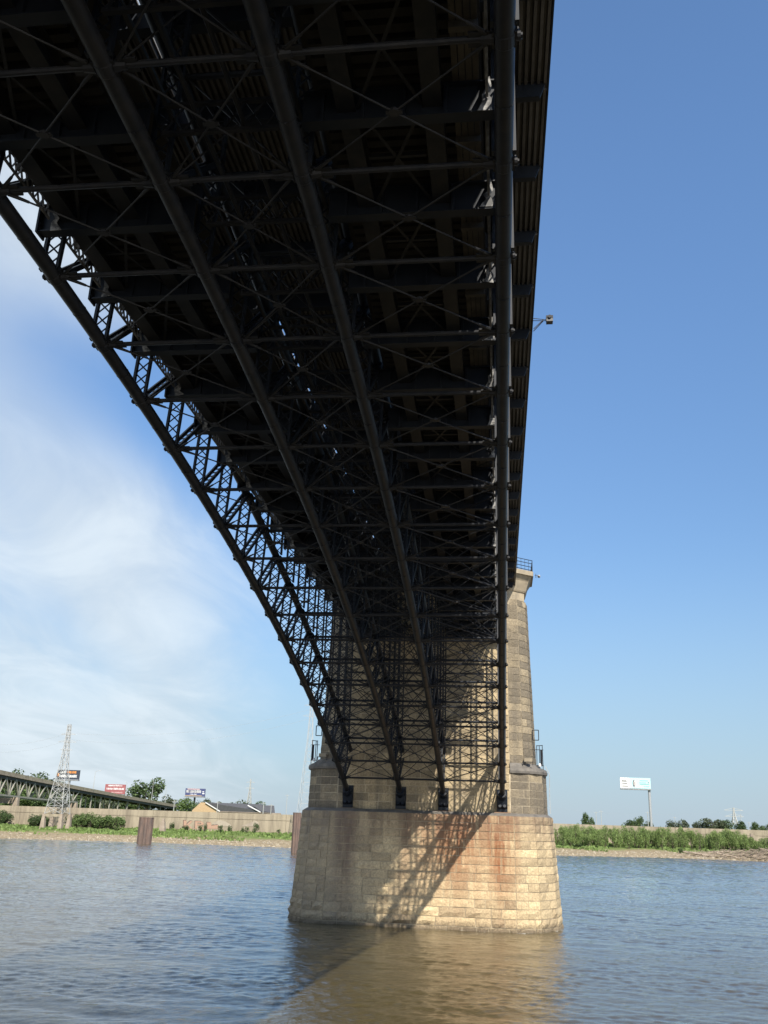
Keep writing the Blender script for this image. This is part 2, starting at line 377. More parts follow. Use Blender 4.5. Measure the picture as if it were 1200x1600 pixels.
# ------------------------------------------------------------------ river and far bank
def river():
    # modelled chop in the reach around the bridge, flat water (with ripple bump) beyond it
    rs = np.random.RandomState(3)
    Ya, Yb = -54., 245.
    gs = np.linspace(-1, 1, 900)
    gy = [Ya]
    while gy[-1] < Yb: gy.append(gy[-1] + .11 + .0024 * (gy[-1] - Ya))
    gy[-1] = Yb; gy = np.array(gy)
    SS, YY = np.meshgrid(gs, gy)
    XX = np.interp(YY, [Ya, Yb], [4., -25.]) + SS * np.interp(YY, [Ya, Yb], [48., 185.])
    def field(lo, hi, n, slope, spread, mean):
        Z = np.zeros_like(XX)
        for _ in range(n):
            lam = math.exp(rs.uniform(math.log(lo), math.log(hi))); th = mean + rs.normal(0, spread); k = 2 * math.pi / lam
            amp = slope * lam / (2 * math.pi) * math.sqrt(2.0 / n)
            ph = k * (XX * math.cos(th) + YY * math.sin(th)) + rs.uniform(0, 6.28)
            ph = ph + .9 * np.sin(ph * .137 + rs.uniform(0, 6.28))
            Z += amp * np.sin(ph)
        return Z
    def smooth(n, lo, hi):
        Z = np.zeros_like(XX)
        for _ in range(n):
            lam = rs.uniform(lo, hi); th = rs.uniform(0, 6.28); k = 2 * math.pi / lam
            Z += np.sin(k * (XX * math.cos(th) * .6 + YY * math.sin(th) * 1.3) + rs.uniform(0, 6.28) + 1.2 * np.sin(XX / 13 + rs.uniform(0, 6)))
        Z /= math.sqrt(n / 2); return 1 / (1 + np.exp(-1.6 * Z))
    patch = .35 + .85 * smooth(7, 9, 34)
    Z = field(.5, 1.5, 34, .095, .75, 1.75) * patch * np.clip((150 - YY) / 90, 0, 1) + field(1.6, 5.5, 26, .042, .6, 1.45) * (.6 + .5 * smooth(5, 20, 60)) * (1 + np.clip((YY - 60) / 60, 0, 1) * .8)
    e = np.minimum((1 - np.abs(SS)) / .06, np.minimum((YY - Ya) / 4, (Yb - YY) / 20)); Z *= np.clip(e, 0, 1)
    ny, nx = XX.shape
    co = np.stack([XX.ravel(), YY.ravel(), Z.ravel()], -1)
    idx = np.arange(ny * nx).reshape(ny, nx)
    q = np.stack([idx[:-1, :-1].ravel(), idx[:-1, 1:].ravel(), idx[1:, 1:].ravel(), idx[1:, :-1].ravel()], -1)
    B = 6000.; ext = np.array([(-B, -3000, 0), (B, -3000, 0), (B, 400, 0), (-B, 400, 0), (-44., Ya, 0), (52., Ya, 0), (160., Yb, 0), (-210., Yb, 0)]); n0 = len(co)
    co = np.concatenate([co, ext]); q = np.concatenate([q, np.array([(0, 1, 5, 4), (1, 2, 6, 5), (2, 3, 7, 6), (3, 0, 4, 7)]) + n0])
    me = bpy.data.meshes.new('river_water'); me.vertices.add(len(co)); me.vertices.foreach_set('co', co.ravel())
    me.loops.add(q.size); me.loops.foreach_set('vertex_index', q.ravel().astype(np.int32)); me.polygons.add(len(q))
    me.polygons.foreach_set('loop_start', np.arange(0, q.size, 4, dtype=np.int32)); me.polygons.foreach_set('loop_total', np.full(len(q), 4, dtype=np.int32))
    me.polygons.foreach_set('use_smooth', np.ones(len(q), dtype=bool)); me.update(calc_edges=True); me.materials.append(WATER)
    print('water quads', len(q))
    return link('river_water', me)
structure(river())

SHX = [-6000, -400, -200, -136, -97, -53, 0, 24, 50, 88, 140, 300, 6000]
SHY = [130, 130, 162, 178, 190, 187, 197, 207, 222, 226, 238, 262, 262]
def shore(x): return float(np.interp(x, SHX, SHY))
WLX = [-6000, -400, -230, -60, 40, 150, 400, 6000]
WLY = [205, 205, 222, 243, 272, 306, 350, 350]
def wally(x): return float(np.interp(x, WLX, WLY))
def ground_z(x, y):
    d = y - shore(x)
    wd = max(wally(x) - shore(x), 20)
    h = float(np.interp(d, [-40, 0, 8, wd * .45, wd, wd + 20, wd + 120, 6000], [-4, -.05, .75, 1.9, 2.9, 3.6, 4.6, 6]))
    if 0 < d < wd + 10:
        h += .45 * (noise.noise(Vector((x * .09, y * .13, 0)))) * min(1, d / 10) + .16 * noise.noise(Vector((x * .5, y * .6, 3))) * min(1, d / 4)
    return h
xs = list(np.concatenate([[-6000, -2500, -1000, -500], np.arange(-320, 321, 3.0), [500, 1000, 2500, 6000]]))
ds = list(np.concatenate([[-40, -10, -3, -1, 0, 1, 2, 3.5, 5, 6.5, 8], np.arange(10, 60, 2.5), [65, 75, 90, 120, 200, 500, 1500, 6000]]))
vs = []; fs = []
for x in xs:
    for d in ds:
        y = shore(x) + d
        if -3 < d < 3: y += .8 * noise.noise(Vector((x * .15, 0, 9)))
        vs.append((x, y, ground_z(x, shore(x) + d)))
nd_ = len(ds)
for i in range(len(xs) - 1):
    for j in range(nd_ - 1):
        fs.append((i * nd_ + j, (i + 1) * nd_ + j, (i + 1) * nd_ + j + 1, i * nd_ + j + 1))
mb = MB(); mb.add(vs, fs); structure(mb.build('river_bank_ground', GROUND, smooth=True))

# ------------------------------------------------------------------ the bridge
RIBX = [-6.86, -2.10, 1.695, 6.86]
RAD, TH, PL = 220.5525, .3581, 3.7238
DEPTH = 3.66
NK = 25
def node(k, off=0.):
    a = TH - k * PL / RAD
    return -(RAD * math.sin(TH) - (RAD + off) * math.sin(a)), (RAD + off) * math.cos(a) - RAD * math.cos(TH) + ZW
UDZ = ZW + 19.62       # underside of the corrugated road deck
RDZ = ZW + 14.25       # underside of the rail floor beams

BR = empty('steel_arch_bridge', (0, 0, ZW))
tag(BR, 'black steel tubular arch bridge with latticed ribs crossing overhead to the stone pier', 'bridge')
BM = Matrix.Translation((0, 0, -ZW))
def bpart(mbd, name, m, parent=None, smooth=False):
    o = mbd.build(name, m, parent or BR, smooth)
    o.data.transform(BM) if parent is None else None
    return o
def reg(o):            # part built in world coordinates under the bridge's empty
    return o

def lattice(mbd, a, b, side, wd, flange=.09, fdepth=.16, pitch=.55, lace=.055):
    a = Vector(a); b = Vector(b); s = Vector(side).normalized(); ln = (b - a).length
    if ln < .4: return
    for q in (-1, 1): mbd.bar(a + s * q * wd / 2, b + s * q * wd / 2, flange, fdepth, s)
    n = max(1, int(round(ln / pitch))); d = (b - a) / n
    for i in range(n):
        p = a + d * i; r = p + d
        mbd.bar(p - s * wd / 2, r + s * wd / 2, lace, .02, None if abs(s.x) < .5 else s.cross(d).cross(d))
        mbd.bar(p + s * wd / 2, r - s * wd / 2, lace, .021, None if abs(s.x) < .5 else s.cross(d).cross(d))

TR = .229
ring_me = None
for ri, X in enumerate(RIBX):
    for lev, off in (('lower', 0.), ('upper', DEPTH)):
        mb = MB(); ks = [i * .5 for i in range(0 if lev == 'lower' else 0, NK * 2 + 1)]
        mb.tube([(X, node(k, off)[0], node(k, off)[1]) for k in ks], TR if lev == 'lower' else .215, 20)
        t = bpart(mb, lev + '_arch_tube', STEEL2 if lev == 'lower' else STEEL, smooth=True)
        # couplings: a collar with its pin ends at each panel point, a thin seam ring half way
        if ring_me is None:
            m1 = MB(); m1.tube([(0, -.2, 0), (0, -.17, 0), (0, .17, 0), (0, .2, 0)], [.283, .302, .302, .283], 20)
            for q in (-1, 1):
                m1.tube([(q * .2, 0, .0), (q * .42, 0, .0)], .13, 10); m1.tube([(q * .42, 0, 0), (q * .47, 0, 0)], .09, 6)
                m1.box(min(q * .26, q * .33), max(q * .26, q * .33), -.25, .25, -.12, .2)
            m1.tube([(.33, -.16, .12), (.33, .16, .12)], .05, 6); m1.box(-.22, .22, -.17, .17, .2, .36)
            ring_me = m1.mesh('coupling', STEEL2)
            m1 = MB(); m1.tube([(0, -.022, 0), (0, .022, 0)], .291, 20); m1.box(-.05, .05, -.04, .04, -.32, -.27)
            seam_me = m1.mesh('seam_ring', STEEL2)
        for k in range(1, NK):
            if lev == 'upper' and k > 21: continue
            y, z = node(k, off); a = TH - k * PL / RAD
            c = link('coupling', ring_me, t, (X, y, z - ZW)); c.rotation_euler = (-a, 0, 0)
            c.scale = (.82, .82, .82) if lev == 'lower' else (.77, .77, .77)
        if lev == 'lower':
            for k in range(0, NK):
                y, z = node(k + .52, off); a = TH - (k + .52) * PL / RAD
                c = link('seam_ring', seam_me, t, (X, y, z - ZW)); c.rotation_euler = (-a, 0, 0); c.scale = (.82, .9, .82)
    # rib web: laced radial post and laced diagonal in each panel
    for k in range(1, NK):
        y0, z0 = node(k + .1, -.05); y1, z1 = node(k + .1, DEPTH + .05)
        mb = MB(); lattice(mb, (X, y0, z0), (X, y1, z1), (1, 0, 0), .52)
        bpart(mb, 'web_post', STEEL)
        y0, z0 = node(k, .02); y1, z1 = node(k - .86, DEPTH - .02)
        mb = MB(); lattice(mb, (X, y0, z0), (X, y1, z1), (1, 0, 0), .36, .08, .17)
        bpart(mb, 'web_diagonal', STEEL)
        yu, zu = node(k + .1, DEPTH + .2)
        if UDZ - .3 - zu > .6:
            mb = MB(); lattice(mb, (X, yu, zu), (X, yu, UDZ - .2), (1, 0, 0), .5, .1, .2)
            bpart(mb, 'spandrel_post', STEEL)

# struts and rods between the ribs
for k in range(1, NK):
    yl, zl = node(k); yu, zu = node(k, DEPTH)
    for bi in range(3):
        xa, xb = RIBX[bi] + TR, RIBX[bi + 1] - TR
        mb = MB(); mb.tube([(xa, yl, zl), (xb, yl, zl)], .078, 10)
        for q, x in ((1, xa), (-1, xb)):
            mb.tube([(x, yl, zl), (x + q * .28, yl, zl)], [.15, .11], 10); mb.box(min(x + q * .1, x + q * .55), max(x + q * .1, x + q * .55), yl - .2, yl + .2, zl - .03, zl + .03)
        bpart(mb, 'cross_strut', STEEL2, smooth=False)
        if zu < RDZ - .6 or bi == 1:
            mb = MB(); mb.tube([(xa, yu, zu), (xb, yu, zu)], .09, 8); bpart(mb, 'upper_cross_strut', STEEL)
        if k < NK - 1:
            y2, z2 = node(k + 1)
            mb = MB()
            for (p, q) in (((xa, yl, zl), (xb, y2, z2)), ((xb, yl, zl), (xa, y2, z2))):
                P = Vector(p); Q = Vector(q); D = (Q - P).normalized()
                mb.tube([P, Q], .028, 6)
                mb.tube([P + D * .2, P + D * .75], [.06, .04], 6); mb.tube([Q - D * .2, Q - D * .75], [.06, .04], 6)
            cx = (xa + xb) / 2; cy = (yl + y2) / 2; cz = (zl + z2) / 2
            mb.tube([(cx, cy, cz - .04), (cx, cy, cz + .04)], .13, 8)
            mb.bar((cx - .2, cy, cz), (cx + .2, cy, cz), .12, .05)
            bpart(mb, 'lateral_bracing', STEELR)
        if zu < RDZ - .4 and bi != 1 or (bi == 1 and k < 20):
            mb = MB()
            mb.tube([(xa, yl, zl), (xb, yu, zu)], .03, 5); mb.tube([(xb, yl, zl), (xa, yu, zu)], .03, 5)
            bpart(mb, 'sway_bracing', STEELR)
        # bracing of the tall spandrel posts next to the pier
        if k <= 9:
            top = RDZ - .2
            if top - zu > 1.2:
                mb = MB(); n = max(1, int((top - zu) / 3.6)); h = (top - zu) / n
                for i in range(n):
                    za = zu + h * i; zb = za + h
                    mb.tube([(xa, yu, za), (xb, yu, zb)], .03, 5); mb.tube([(xb, yu, za), (xa, yu, zb)], .03, 5)
                    if i: mb.bar((xa, yu, za), (xb, yu, za), .14, .14)
                bpart(mb, 'spandrel_bracing', STEELR)
    # upper lateral rods
    if k < 12:
        y2, z2 = node(k + 1, DEPTH)
        for bi in range(3):
            xa, xb = RIBX[bi] + TR, RIBX[bi + 1] - TR
            mb = MB(); mb.tube([(xa, yu, zu), (xb, y2, z2)], .03, 5); mb.tube([(xb, yu, zu), (xa, y2, z2)], .03, 5)
            bpart(mb, 'upper_lateral_bracing', STEELR)

# arch shoes on the pier
for X in RIBX:
    mb = MB()
    mb.box(X - .46, X + .46, -.18, .02, ZW - 1.15, ZW + .75)
    mb.hexa([(X - .42, -.5, ZW - .62), (X + .42, -.5, ZW - .62), (X + .42, -.17, ZW - .9), (X - .42, -.17, ZW - .9), (X - .42, -.72, ZW + .02), (X + .42, -.72, ZW + .02), (X + .42, -.17, ZW + .55), (X - .42, -.17, ZW + .55)])
    mb.tube([(X, -.25, ZW + .02), (X, -1.1, ZW + .38)], [.4, .36], 16)
    for q in (-.2, .2): mb.tube([(X + q, -.3, ZW - .75), (X + q, -.62, ZW - .63)], .14, 8)
    bpart(mb, 'arch_shoe', STEEL)
    y, z = node(0, DEPTH); mb = MB()
    mb.box(X - .42, X + .42, y - .35, .6, z - .45, z + .45)
    bpart(mb, 'upper_arch_shoe', STEEL)

# rail floor: a track in each outer bay, the middle bay open to the road deck
YEND = -96.0
for (x0, x1, s1, s2) in ((-6.98, -2.2, -6.05, -4.1), (1.85, 6.98, 2.97, 5.12)):
    outer = x0 if x0 < 0 else x1
    for k in range(-1, NK):
        y = node(k + .27)[0]
        mb = MB()
        mb.box(x0, x1, y - .02, y + .02, RDZ + .03, RDZ + .95)
        mb.box(x0, x1, y - .17, y + .17, RDZ, RDZ + .04)
        mb.box(x0, x1, y - .17, y + .17, RDZ + .92, RDZ + .96)
        for i in range(5):
            xx = x0 + (x1 - x0) * (i + .5) / 5
            mb.box(xx - .04, xx + .04, y - .13, y + .13, RDZ + .04, RDZ + .92)
        ex = outer; mb.box(ex - .03, ex + .03, y - .24, y + .24, RDZ - .06, RDZ + .98)
        for j in range(7):
            for q in (-.13, .13):
                mb.box(ex - .055, ex + .055, y + q - .025, y + q + .025, RDZ + .08 + j * .13, RDZ + .12 + j * .13)
        bpart(mb, 'floor_beam', STEEL)
        so = 1 if x0 > 0 else -1
        # gusset tying the beam end to the rib, jagged and coloured pale as sunlit flecks
        prof = [(6.22, .02), (6.56, .0), (6.60, .3), (6.5, .42), (6.58, .6), (6.54, .98), (6.42, .9), (6.44, .62), (6.34, .5), (6.38, .24)]
        prof = [(so * (px_ + rnd.uniform(-.05, .03)), RDZ + pz_ + rnd.uniform(-.06, .06)) for px_, pz_ in prof]
        if so < 0: prof = prof[::-1]
        n_ = len(prof); mb = MB(); mb.add([(q[0], y - .2, q[1]) for q in prof] + [(q[0], y - .185, q[1]) for q in prof], [tuple(range(n_)), tuple(range(2 * n_ - 1, n_ - 1, -1))] + [(i, n_ + i, n_ + (i + 1) % n_, (i + 1) % n_) for i in range(n_)])
        bpart(mb, 'gusset_plate', GUSS)
        if k >= 0 and k < NK - 1:
            mb = MB(); xg = 6.46 if so > 0 else -6.62; yb = node(k + 1.27)[0]
            lattice(mb, (xg, y - .25, RDZ + .66), (xg, yb + .25, RDZ + .66), (0, 0, 1), .6, .05, .07, .33, .06)
            bpart(mb, 'side_lattice', GREYS)
        if k >= 0 and k < NK - 1:
            y2 = node(k + 1.27)[0]
            mb = MB()
            wx0, wx1 = (5.6, 6.28) if x0 > 0 else (-6.85, -6.4)
            n = 4
            for i in range(n):
                a = wx0 + (wx1 - wx0) * i / n
                mb.box(a + .012, a + (wx1 - wx0) / n - .012, y2 + .1, y - .1, RDZ + 1.0 + .008 * (i % 2), RDZ + 1.06)
            mb.box(wx0, wx1, (y + y2) / 2 - .08, (y + y2) / 2 + .08, RDZ + .8, RDZ + 1.0)
            bpart(mb, 'walkway', PLATE)
            mb = MB(); xm = (x0 + x1) / 2
            mb.box(s1 + .3, s2 - .3, (y + y2) / 2 - .05, (y + y2) / 2 + .05, RDZ + .5, RDZ + .62)
            bpart(mb, 'stringer_strut', STEEL2)
            mb = MB(); mb.bar((s1 + .25, y, RDZ + .44), (s2 - .25, y2, RDZ + .44), .09, .02); mb.bar((s2 - .25, y, RDZ + .47), (s1 + .25, y2, RDZ + .47), .09, .02)
            bpart(mb, 'stringer_bracing', STEEL2)
            if x0 < 0:
                ym = node(k + .27)[0]; mb = MB(); a_ = Vector((RIBX[1] + .3, ym, RDZ + .5)); b_ = Vector((RIBX[2] - .3, ym, RDZ + .5))
                mb.bar(a_ + Vector((0, 0, .45)), b_ + Vector((0, 0, .45)), .12, .1); mb.bar(a_ - Vector((0, 0, .45)), b_ - Vector((0, 0, .45)), .12, .1)
                for i in range(6):
                    p_ = a_.lerp(b_, i / 6); q_ = a_.lerp(b_, (i + 1) / 6)
                    mb.bar(p_ + Vector((0, 0, .42)), q_ - Vector((0, 0, .42)), .06, .03); mb.bar(p_ - Vector((0, 0, .42)), q_ + Vector((0, 0, .42)), .06, .031)
                bpart(mb, 'lattice_strut', STEEL2)
                mb = MB()
                for (xx_, zz_) in ((-.75, RDZ + .2), (.35, RDZ + .2)): mb.tube([(xx_, ym, zz_), (xx_, node(k + 1.27)[0], zz_)], .07, 6)
                bpart(mb, 'utility_pipe', STEEL2)
    for sx in (s1, s2):
        mb = MB()
        mb.box(sx - .24, sx + .24, YEND, 12, RDZ + .36, RDZ + .40); mb.box(sx - .03, sx + .03, YEND, 12, RDZ + .40, RDZ + 1.0); mb.box(sx - .24, sx + .24, YEND, 12, RDZ + 1.0, RDZ + 1.035)
        bpart(mb, 'rail_stringer', STEEL2)
    mb = MB(); y = YEND
    while y < 12:
        mb.box(min(s1, s2) - .75, max(s1, s2) + .75, y, y + .25, RDZ + 1.05 + rnd.uniform(0, .02), RDZ + 1.28); y += .42
    o = bpart(mb, 'sleepers', TIMBER); stuff(o)
    mb = MB()
    for (a, b_) in ((x0, min(s1, s2) + .1), (max(s1, s2) - .1, x1)):
        mb.box(a + .2, b_ - (.66 if b_ > 6 else .2), YEND, 12, RDZ + 1.3, RDZ + 1.36)
    mb.box(min(s1, s2) - .7, max(s1, s2) + .7, YEND, 12, RDZ + 1.285, RDZ + 1.33)
    bpart(mb, 'floor_plate', TIMBER)
    for q in (-.72, .72):
        mb = MB(); c = (s1 + s2) / 2 + q; mb.box(c - .04, c + .04, YEND, 12, RDZ + 1.34, RDZ + 1.5); bpart(mb, 'rail', STEEL2)
    # conduit pipes slung beside the open bay
    mb = MB(); xi = x1 + .35 if x0 < 0 else x0 - .3
    mb.tube([(xi, YEND, RDZ + 1.15), (xi, 0, RDZ + 1.15)], .09, 8); bpart(mb, 'conduit', STEEL2)

# road deck: cross beams with tapered brackets, corrugated troughs between them, slab, fascia and railing
SL1, SL2 = -3.42, 1.12
def corr_mesh(xa, xb, pitch=.205, dep=.15):
    vs = []; fs = []; n = max(1, int(round((xb - xa) / pitch))); p = (xb - xa) / n
    prof = []
    for i in range(n):
        a = xa + i * p
        prof += [(a, dep), (a + .34 * p, dep), (a + .44 * p, 0), (a + .90 * p, 0)]
    prof.append((xb, dep))
    for (x, z) in prof: vs += [(x, 0, z), (x, 1, z)]
    for i in range(len(prof) - 1): fs.append((2 * i, 2 * i + 2, 2 * i + 3, 2 * i + 1))
    b = MB(); b.add(vs, fs); return b.mesh('corrugated_panel', CORR)
EDG = 8.28
cm = [corr_mesh(-EDG, SL1 - .09), corr_mesh(SL1 + .09, SL2 - .06), corr_mesh(SL2 + .06, 6.86), corr_mesh(6.9, EDG)]
for k in range(-3, NK + 9):
    y = node(k)[0]; y2 = node(k + 1)[0]
    mb = MB(); zt = UDZ + .1
    for sx in (-1, 1):
        # tapered cantilever bracket with flange and stiffeners
        xo = EDG - .02; xs_ = EDG - .24; zb = UDZ - .52
        for (t0, t1, zz0, zz1) in ((-.03, .03, zb, zt),):
            p = [(sx * 6.86, y + t0, zz0), (sx * xs_, y + t0, zz0), (sx * xs_, y + t1, zz0), (sx * 6.86, y + t1, zz0), (sx * 6.86, y + t0, zz1), (sx * xo, y + t0, zz1), (sx * xo, y + t1, zz1), (sx * 6.86, y + t1, zz1)]
            mb.hexa(p if sx > 0 else [p[1], p[0], p[3], p[2], p[5], p[4], p[7], p[6]])
        a_, b_ = sorted((sx * 6.86, sx * xs_)); mb.box(a_, b_, y - .11, y + .11, zb - .03, zb - .002)
        for q in (.05, -.05): mb.tube([(sx * 7.6, y, UDZ - .2), (sx * 7.6, y + q * .8, UDZ - .2)], .03, 6)
    mb.box(-6.86, 6.86, y - .025, y + .025, UDZ - .75, zt); mb.box(-6.86, 6.86, y - .17, y + .17, UDZ - .785, UDZ - .752)
    bpart(mb, 'deck_beam', STEEL)
    mb = MB()
    for sx in (-1, 1):
        a_, b_ = sorted((sx * 7.0, sx * (EDG - .01))); mb.box(a_, b_, y + .16, y + .2, UDZ - .06, UDZ + .12)
    bpart(mb, 'trough_end_plate', CORR)
    for me in cm:
        o = link('corrugated_panel', me, BR, (0, y2 + .02, UDZ - ZW)); o.scale = (1, y - y2 - .04, 1)
Y0, Y1 = node(NK + 9)[0], 10.6
for (xa, xb) in ((-EDG, SL1 - .045), (SL1 + .045, SL2 - .03), (SL2 + .03, EDG)):
    mb = MB(); mb.box(xa, xb, Y0, Y1, UDZ + .17, UDZ + .24); bpart(mb, 'deck_slab', SLABC)
for sx in (-1, 1):
    mb = MB()
    a, b_ = sorted((sx * (EDG + .002), sx * (EDG + .06))); mb.box(a, b_, Y0, Y1, UDZ + .0, UDZ + .75)
    bpart(mb, 'fascia_girder', STEEL)
    mb = MB(); xr = sx * (EDG - .05)
    for h in (.95, 1.25, 1.55, 1.85): mb.bar((xr, Y0, UDZ + h), (xr, Y1, UDZ + h), .05, .05)
    y = Y0
    while y < Y1: mb.box(xr - .04, xr + .04, y - .04, y + .04, UDZ + .2, UDZ + 1.9); y += 1.85
    bpart(mb, 'deck_railing', STEEL)

# floodlight on its bracket at the deck edge
fl = empty('floodlight', (EDG, -48.2, UDZ - .35))
tag(fl, 'small grey floodlight on a rod bracket sticking out from the bridge deck edge', 'floodlight')
mb = MB()
mb.tube([(.05, .0, .12), (.78, .0, .0)], .022, 6); mb.tube([(.05, .25, .12), (.78, .1, .0)], .022, 6)
mb.tube([(.05, .0, -.55), (.6, .0, .02)], .025, 6); mb.tube([(.05, .25, -.55), (.6, .1, .0)], .025, 6)
mb.build('bracket', STEELR, fl)
mb = MB(); mb.box(.76, 1.12, -.14, .24, -.16, .02); mb.build('lamp_housing', BLACK, fl)
mb = MB(); mb.box(.75, 1.13, -.15, .25, .022, .2); mb.tube([(.94, -.16, .1), (.94, -.22, .1)], .1, 10); mb.build('ballast_box', STEELR, fl); fl.scale = (.8, .8, .8)

# ------------------------------------------------------------------ the pier
YC = 4.0
PX = -.15
def plan(xc, rx, front, facets=6):
    """stadium plan with faceted noses, ccw from the front left corner"""
    ry = YC - front; pts = []
    for i in range(facets + 1):
        t = -math.pi / 2 + math.pi * i / facets; pts.append((PX + xc + rx * math.cos(t), YC + ry * math.sin(t)))
    for i in range(facets + 1):
        t = math.pi / 2 + math.pi * i / facets; pts.append((PX - xc + rx * math.cos(t), YC + ry * math.sin(t)))
    return pts
PIER = empty('stone_bridge_pier', (PX, YC, 0))
tag(PIER, 'tall stone bridge pier with rounded ends standing in the brown river', 'pier')
PM = Matrix.Translation((-PX, -YC, 0))
def ppart(mbd, name, m, smooth=False):
    o = mbd.build(name, m, PIER, smooth); o.data.transform(PM); return o

def stone(mbd, A, B, C, D, nrm, rock, gap=.026, gx=4, gy=3):
    """one rock-faced block whose face is the quad A B C D (ccw seen from outside)"""
    A, B, C, D = (Vector(p) for p in (A, B, C, D))
    ux = (B - A).normalized(); uz = (D - A).normalized()
    A = A + ux * gap + uz * gap; B = B - ux * gap + uz * gap; C = C - ux * gap - uz * gap; D = D + ux * gap - uz * gap
    vs = []; fs = []
    amp = rock * rnd.uniform(.4, 1.3); tilt = rnd.uniform(-.5, .5)
    for j in range(gy):
        for i in range(gx):
            s, t = i / (gx - 1), j / (gy - 1)
            edge = i in (0, gx - 1) or j in (0, gy - 1)
            if not edge:
                s += rnd.uniform(-.1, .1) / gx * 2; t += rnd.uniform(-.12, .12)
            elif j not in (0, gy - 1): t += rnd.uniform(-.1, .1)
            p = (A * (1 - s) + B * s) * (1 - t) + (D * (1 - s) + C * s) * t
            off = (.012 + rnd.uniform(-.01, .012) * (1 + rock * 8)) if edge else amp * (rnd.uniform(.55, 1.2) + tilt * (s - .5))
            vs.append(p + nrm * off)
    for j in range(gy - 1):
        for i in range(gx - 1): fs.append((j * gx + i, j * gx + i + 1, (j + 1) * gx + i + 1, (j + 1) * gx + i))
    ring = [i for i in range(gx)] + [j * gx + gx - 1 for j in range(1, gy)] + [(gy - 1) * gx + i for i in range(gx - 2, -1, -1)] + [j * gx for j in range(gy - 2, 0, -1)]
    b = len(vs)
    for r in ring: vs.append(vs[r] - nrm * (.16 + (vs[r] - vs[r]).length))
    n = len(ring)
    for i in range(n): fs.append((ring[i], b + i, b + (i + 1) % n, ring[(i + 1) % n]))
    mbd.add(vs, fs)

def course(sink, a0, b0, a1, b1, z0, z1, lmin, lmax, rock):
    """fill the strip between plan points a->b (bottom a0,b0 at z0, top a1,b1 at z1)"""
    A = Vector((*a0, z0)); B = Vector((*b0, z0)); C = Vector((*b1, z1)); D = Vector((*a1, z1))
    ln = (B - A).length; nrm = (B - A).cross(D - A).normalized()
    cuts = [0.]
    while True:
        nx = cuts[-1] + rnd.uniform(lmin, lmax)
        if nx > ln - lmin * .6: break
        cuts.append(nx)
    cuts.append(ln)
    for i in range(len(cuts) - 1):
        s, t = cuts[i] / ln, cuts[i + 1] / ln
        sink(A.lerp(B, s), A.lerp(B, t), D.lerp(C, t), D.lerp(C, s), nrm, rock)

def lerp2(p, q, t): return (p[0] * (1 - t) + q[0] * t, p[1] * (1 - t) + q[1] * t)

# battered base
BASE_T = 9.05
pb0, pb1 = plan(8.1, 4.1, -2.55), plan(8.0, 3.55, -1.55)
core0 = plan(8.1, 4.06, -2.51); core1 = plan(8.0, 3.51, -1.51)
mb = MB(); mb.prism([lerp2(a, b, -.25) for a, b in zip(core0, core1)], -2.2, BASE_T - .05, core1); ppart(mb, 'base_core', MORTAR)
zs = [-.45]; 
for h in (.72, .70, .74): zs.append(zs[-1] + h)
nrest = 11
hh = (BASE_T - zs[-1]) / nrest
for i in range(nrest): zs.append(zs[-1] + hh)
restmb = MB(); shown = [0]
def base_sink(A, B, C, D, nrm, rock):
    if nrm.y < .15:
        m1 = MB(); stone(m1, A, B, C, D, nrm, rock)
        if rock > .06: shown[0] += 1
        else: shown[0] += 1
        if shown[0] <= 300:
            ppart(m1, 'stone', STONE_B); return
        restmb.add(m1.v, m1.f); return
    stone(restmb, A, B, C, D, nrm, rock, gx=3, gy=2)
npl = len(pb0)
for j in range(len(zs) - 1):
    t0 = (zs[j] + .0) / BASE_T; t1 = zs[j + 1] / BASE_T
    rock = .2 if j < 3 else .075
    ex = .05 if j < 3 else 0
    for i in range(npl):
        a, b = i, (i + 1) % npl
        q0a, q0b = lerp2(pb0[a], pb1[a], t0), lerp2(pb0[b], pb1[b], t0)
        q1a, q1b = lerp2(pb0[a], pb1[a], t1), lerp2(pb0[b], pb1[b], t1)
        front = i == npl - 1
        course(base_sink, q0a, q0b, q1a, q1b, zs[j], zs[j + 1], .8 if front else .9, 2.5 if front else 2.2, rock)
o = ppart(restmb, 'stone_facing', STONE_B); stuff(o)
# sloping weathering on top of the base
pd = plan(7.75, 3.3, -.25)
mb = MB(); mb.prism(plan(8.0, 3.56, -1.56), BASE_T - .04, BASE_T + .22, plan(7.75, 3.42, -1.0)); ppart(mb, 'base_weathering', DARKST)
# pedestals under the arch shoes
for X in RIBX:
    mb = MB(); mb.hexa([(X - .75, -1.45, BASE_T), (X + .75, -1.45, BASE_T), (X + .75, .4, BASE_T), (X - .75, .4, BASE_T), (X - .72, -.75, ZW - 1.16), (X + .72, -.75, ZW - 1.16), (X + .72, .4, ZW - 1.16), (X - .72, .4, ZW - 1.16)])
    ppart(mb, 'shoe_pedestal', STONE_B)

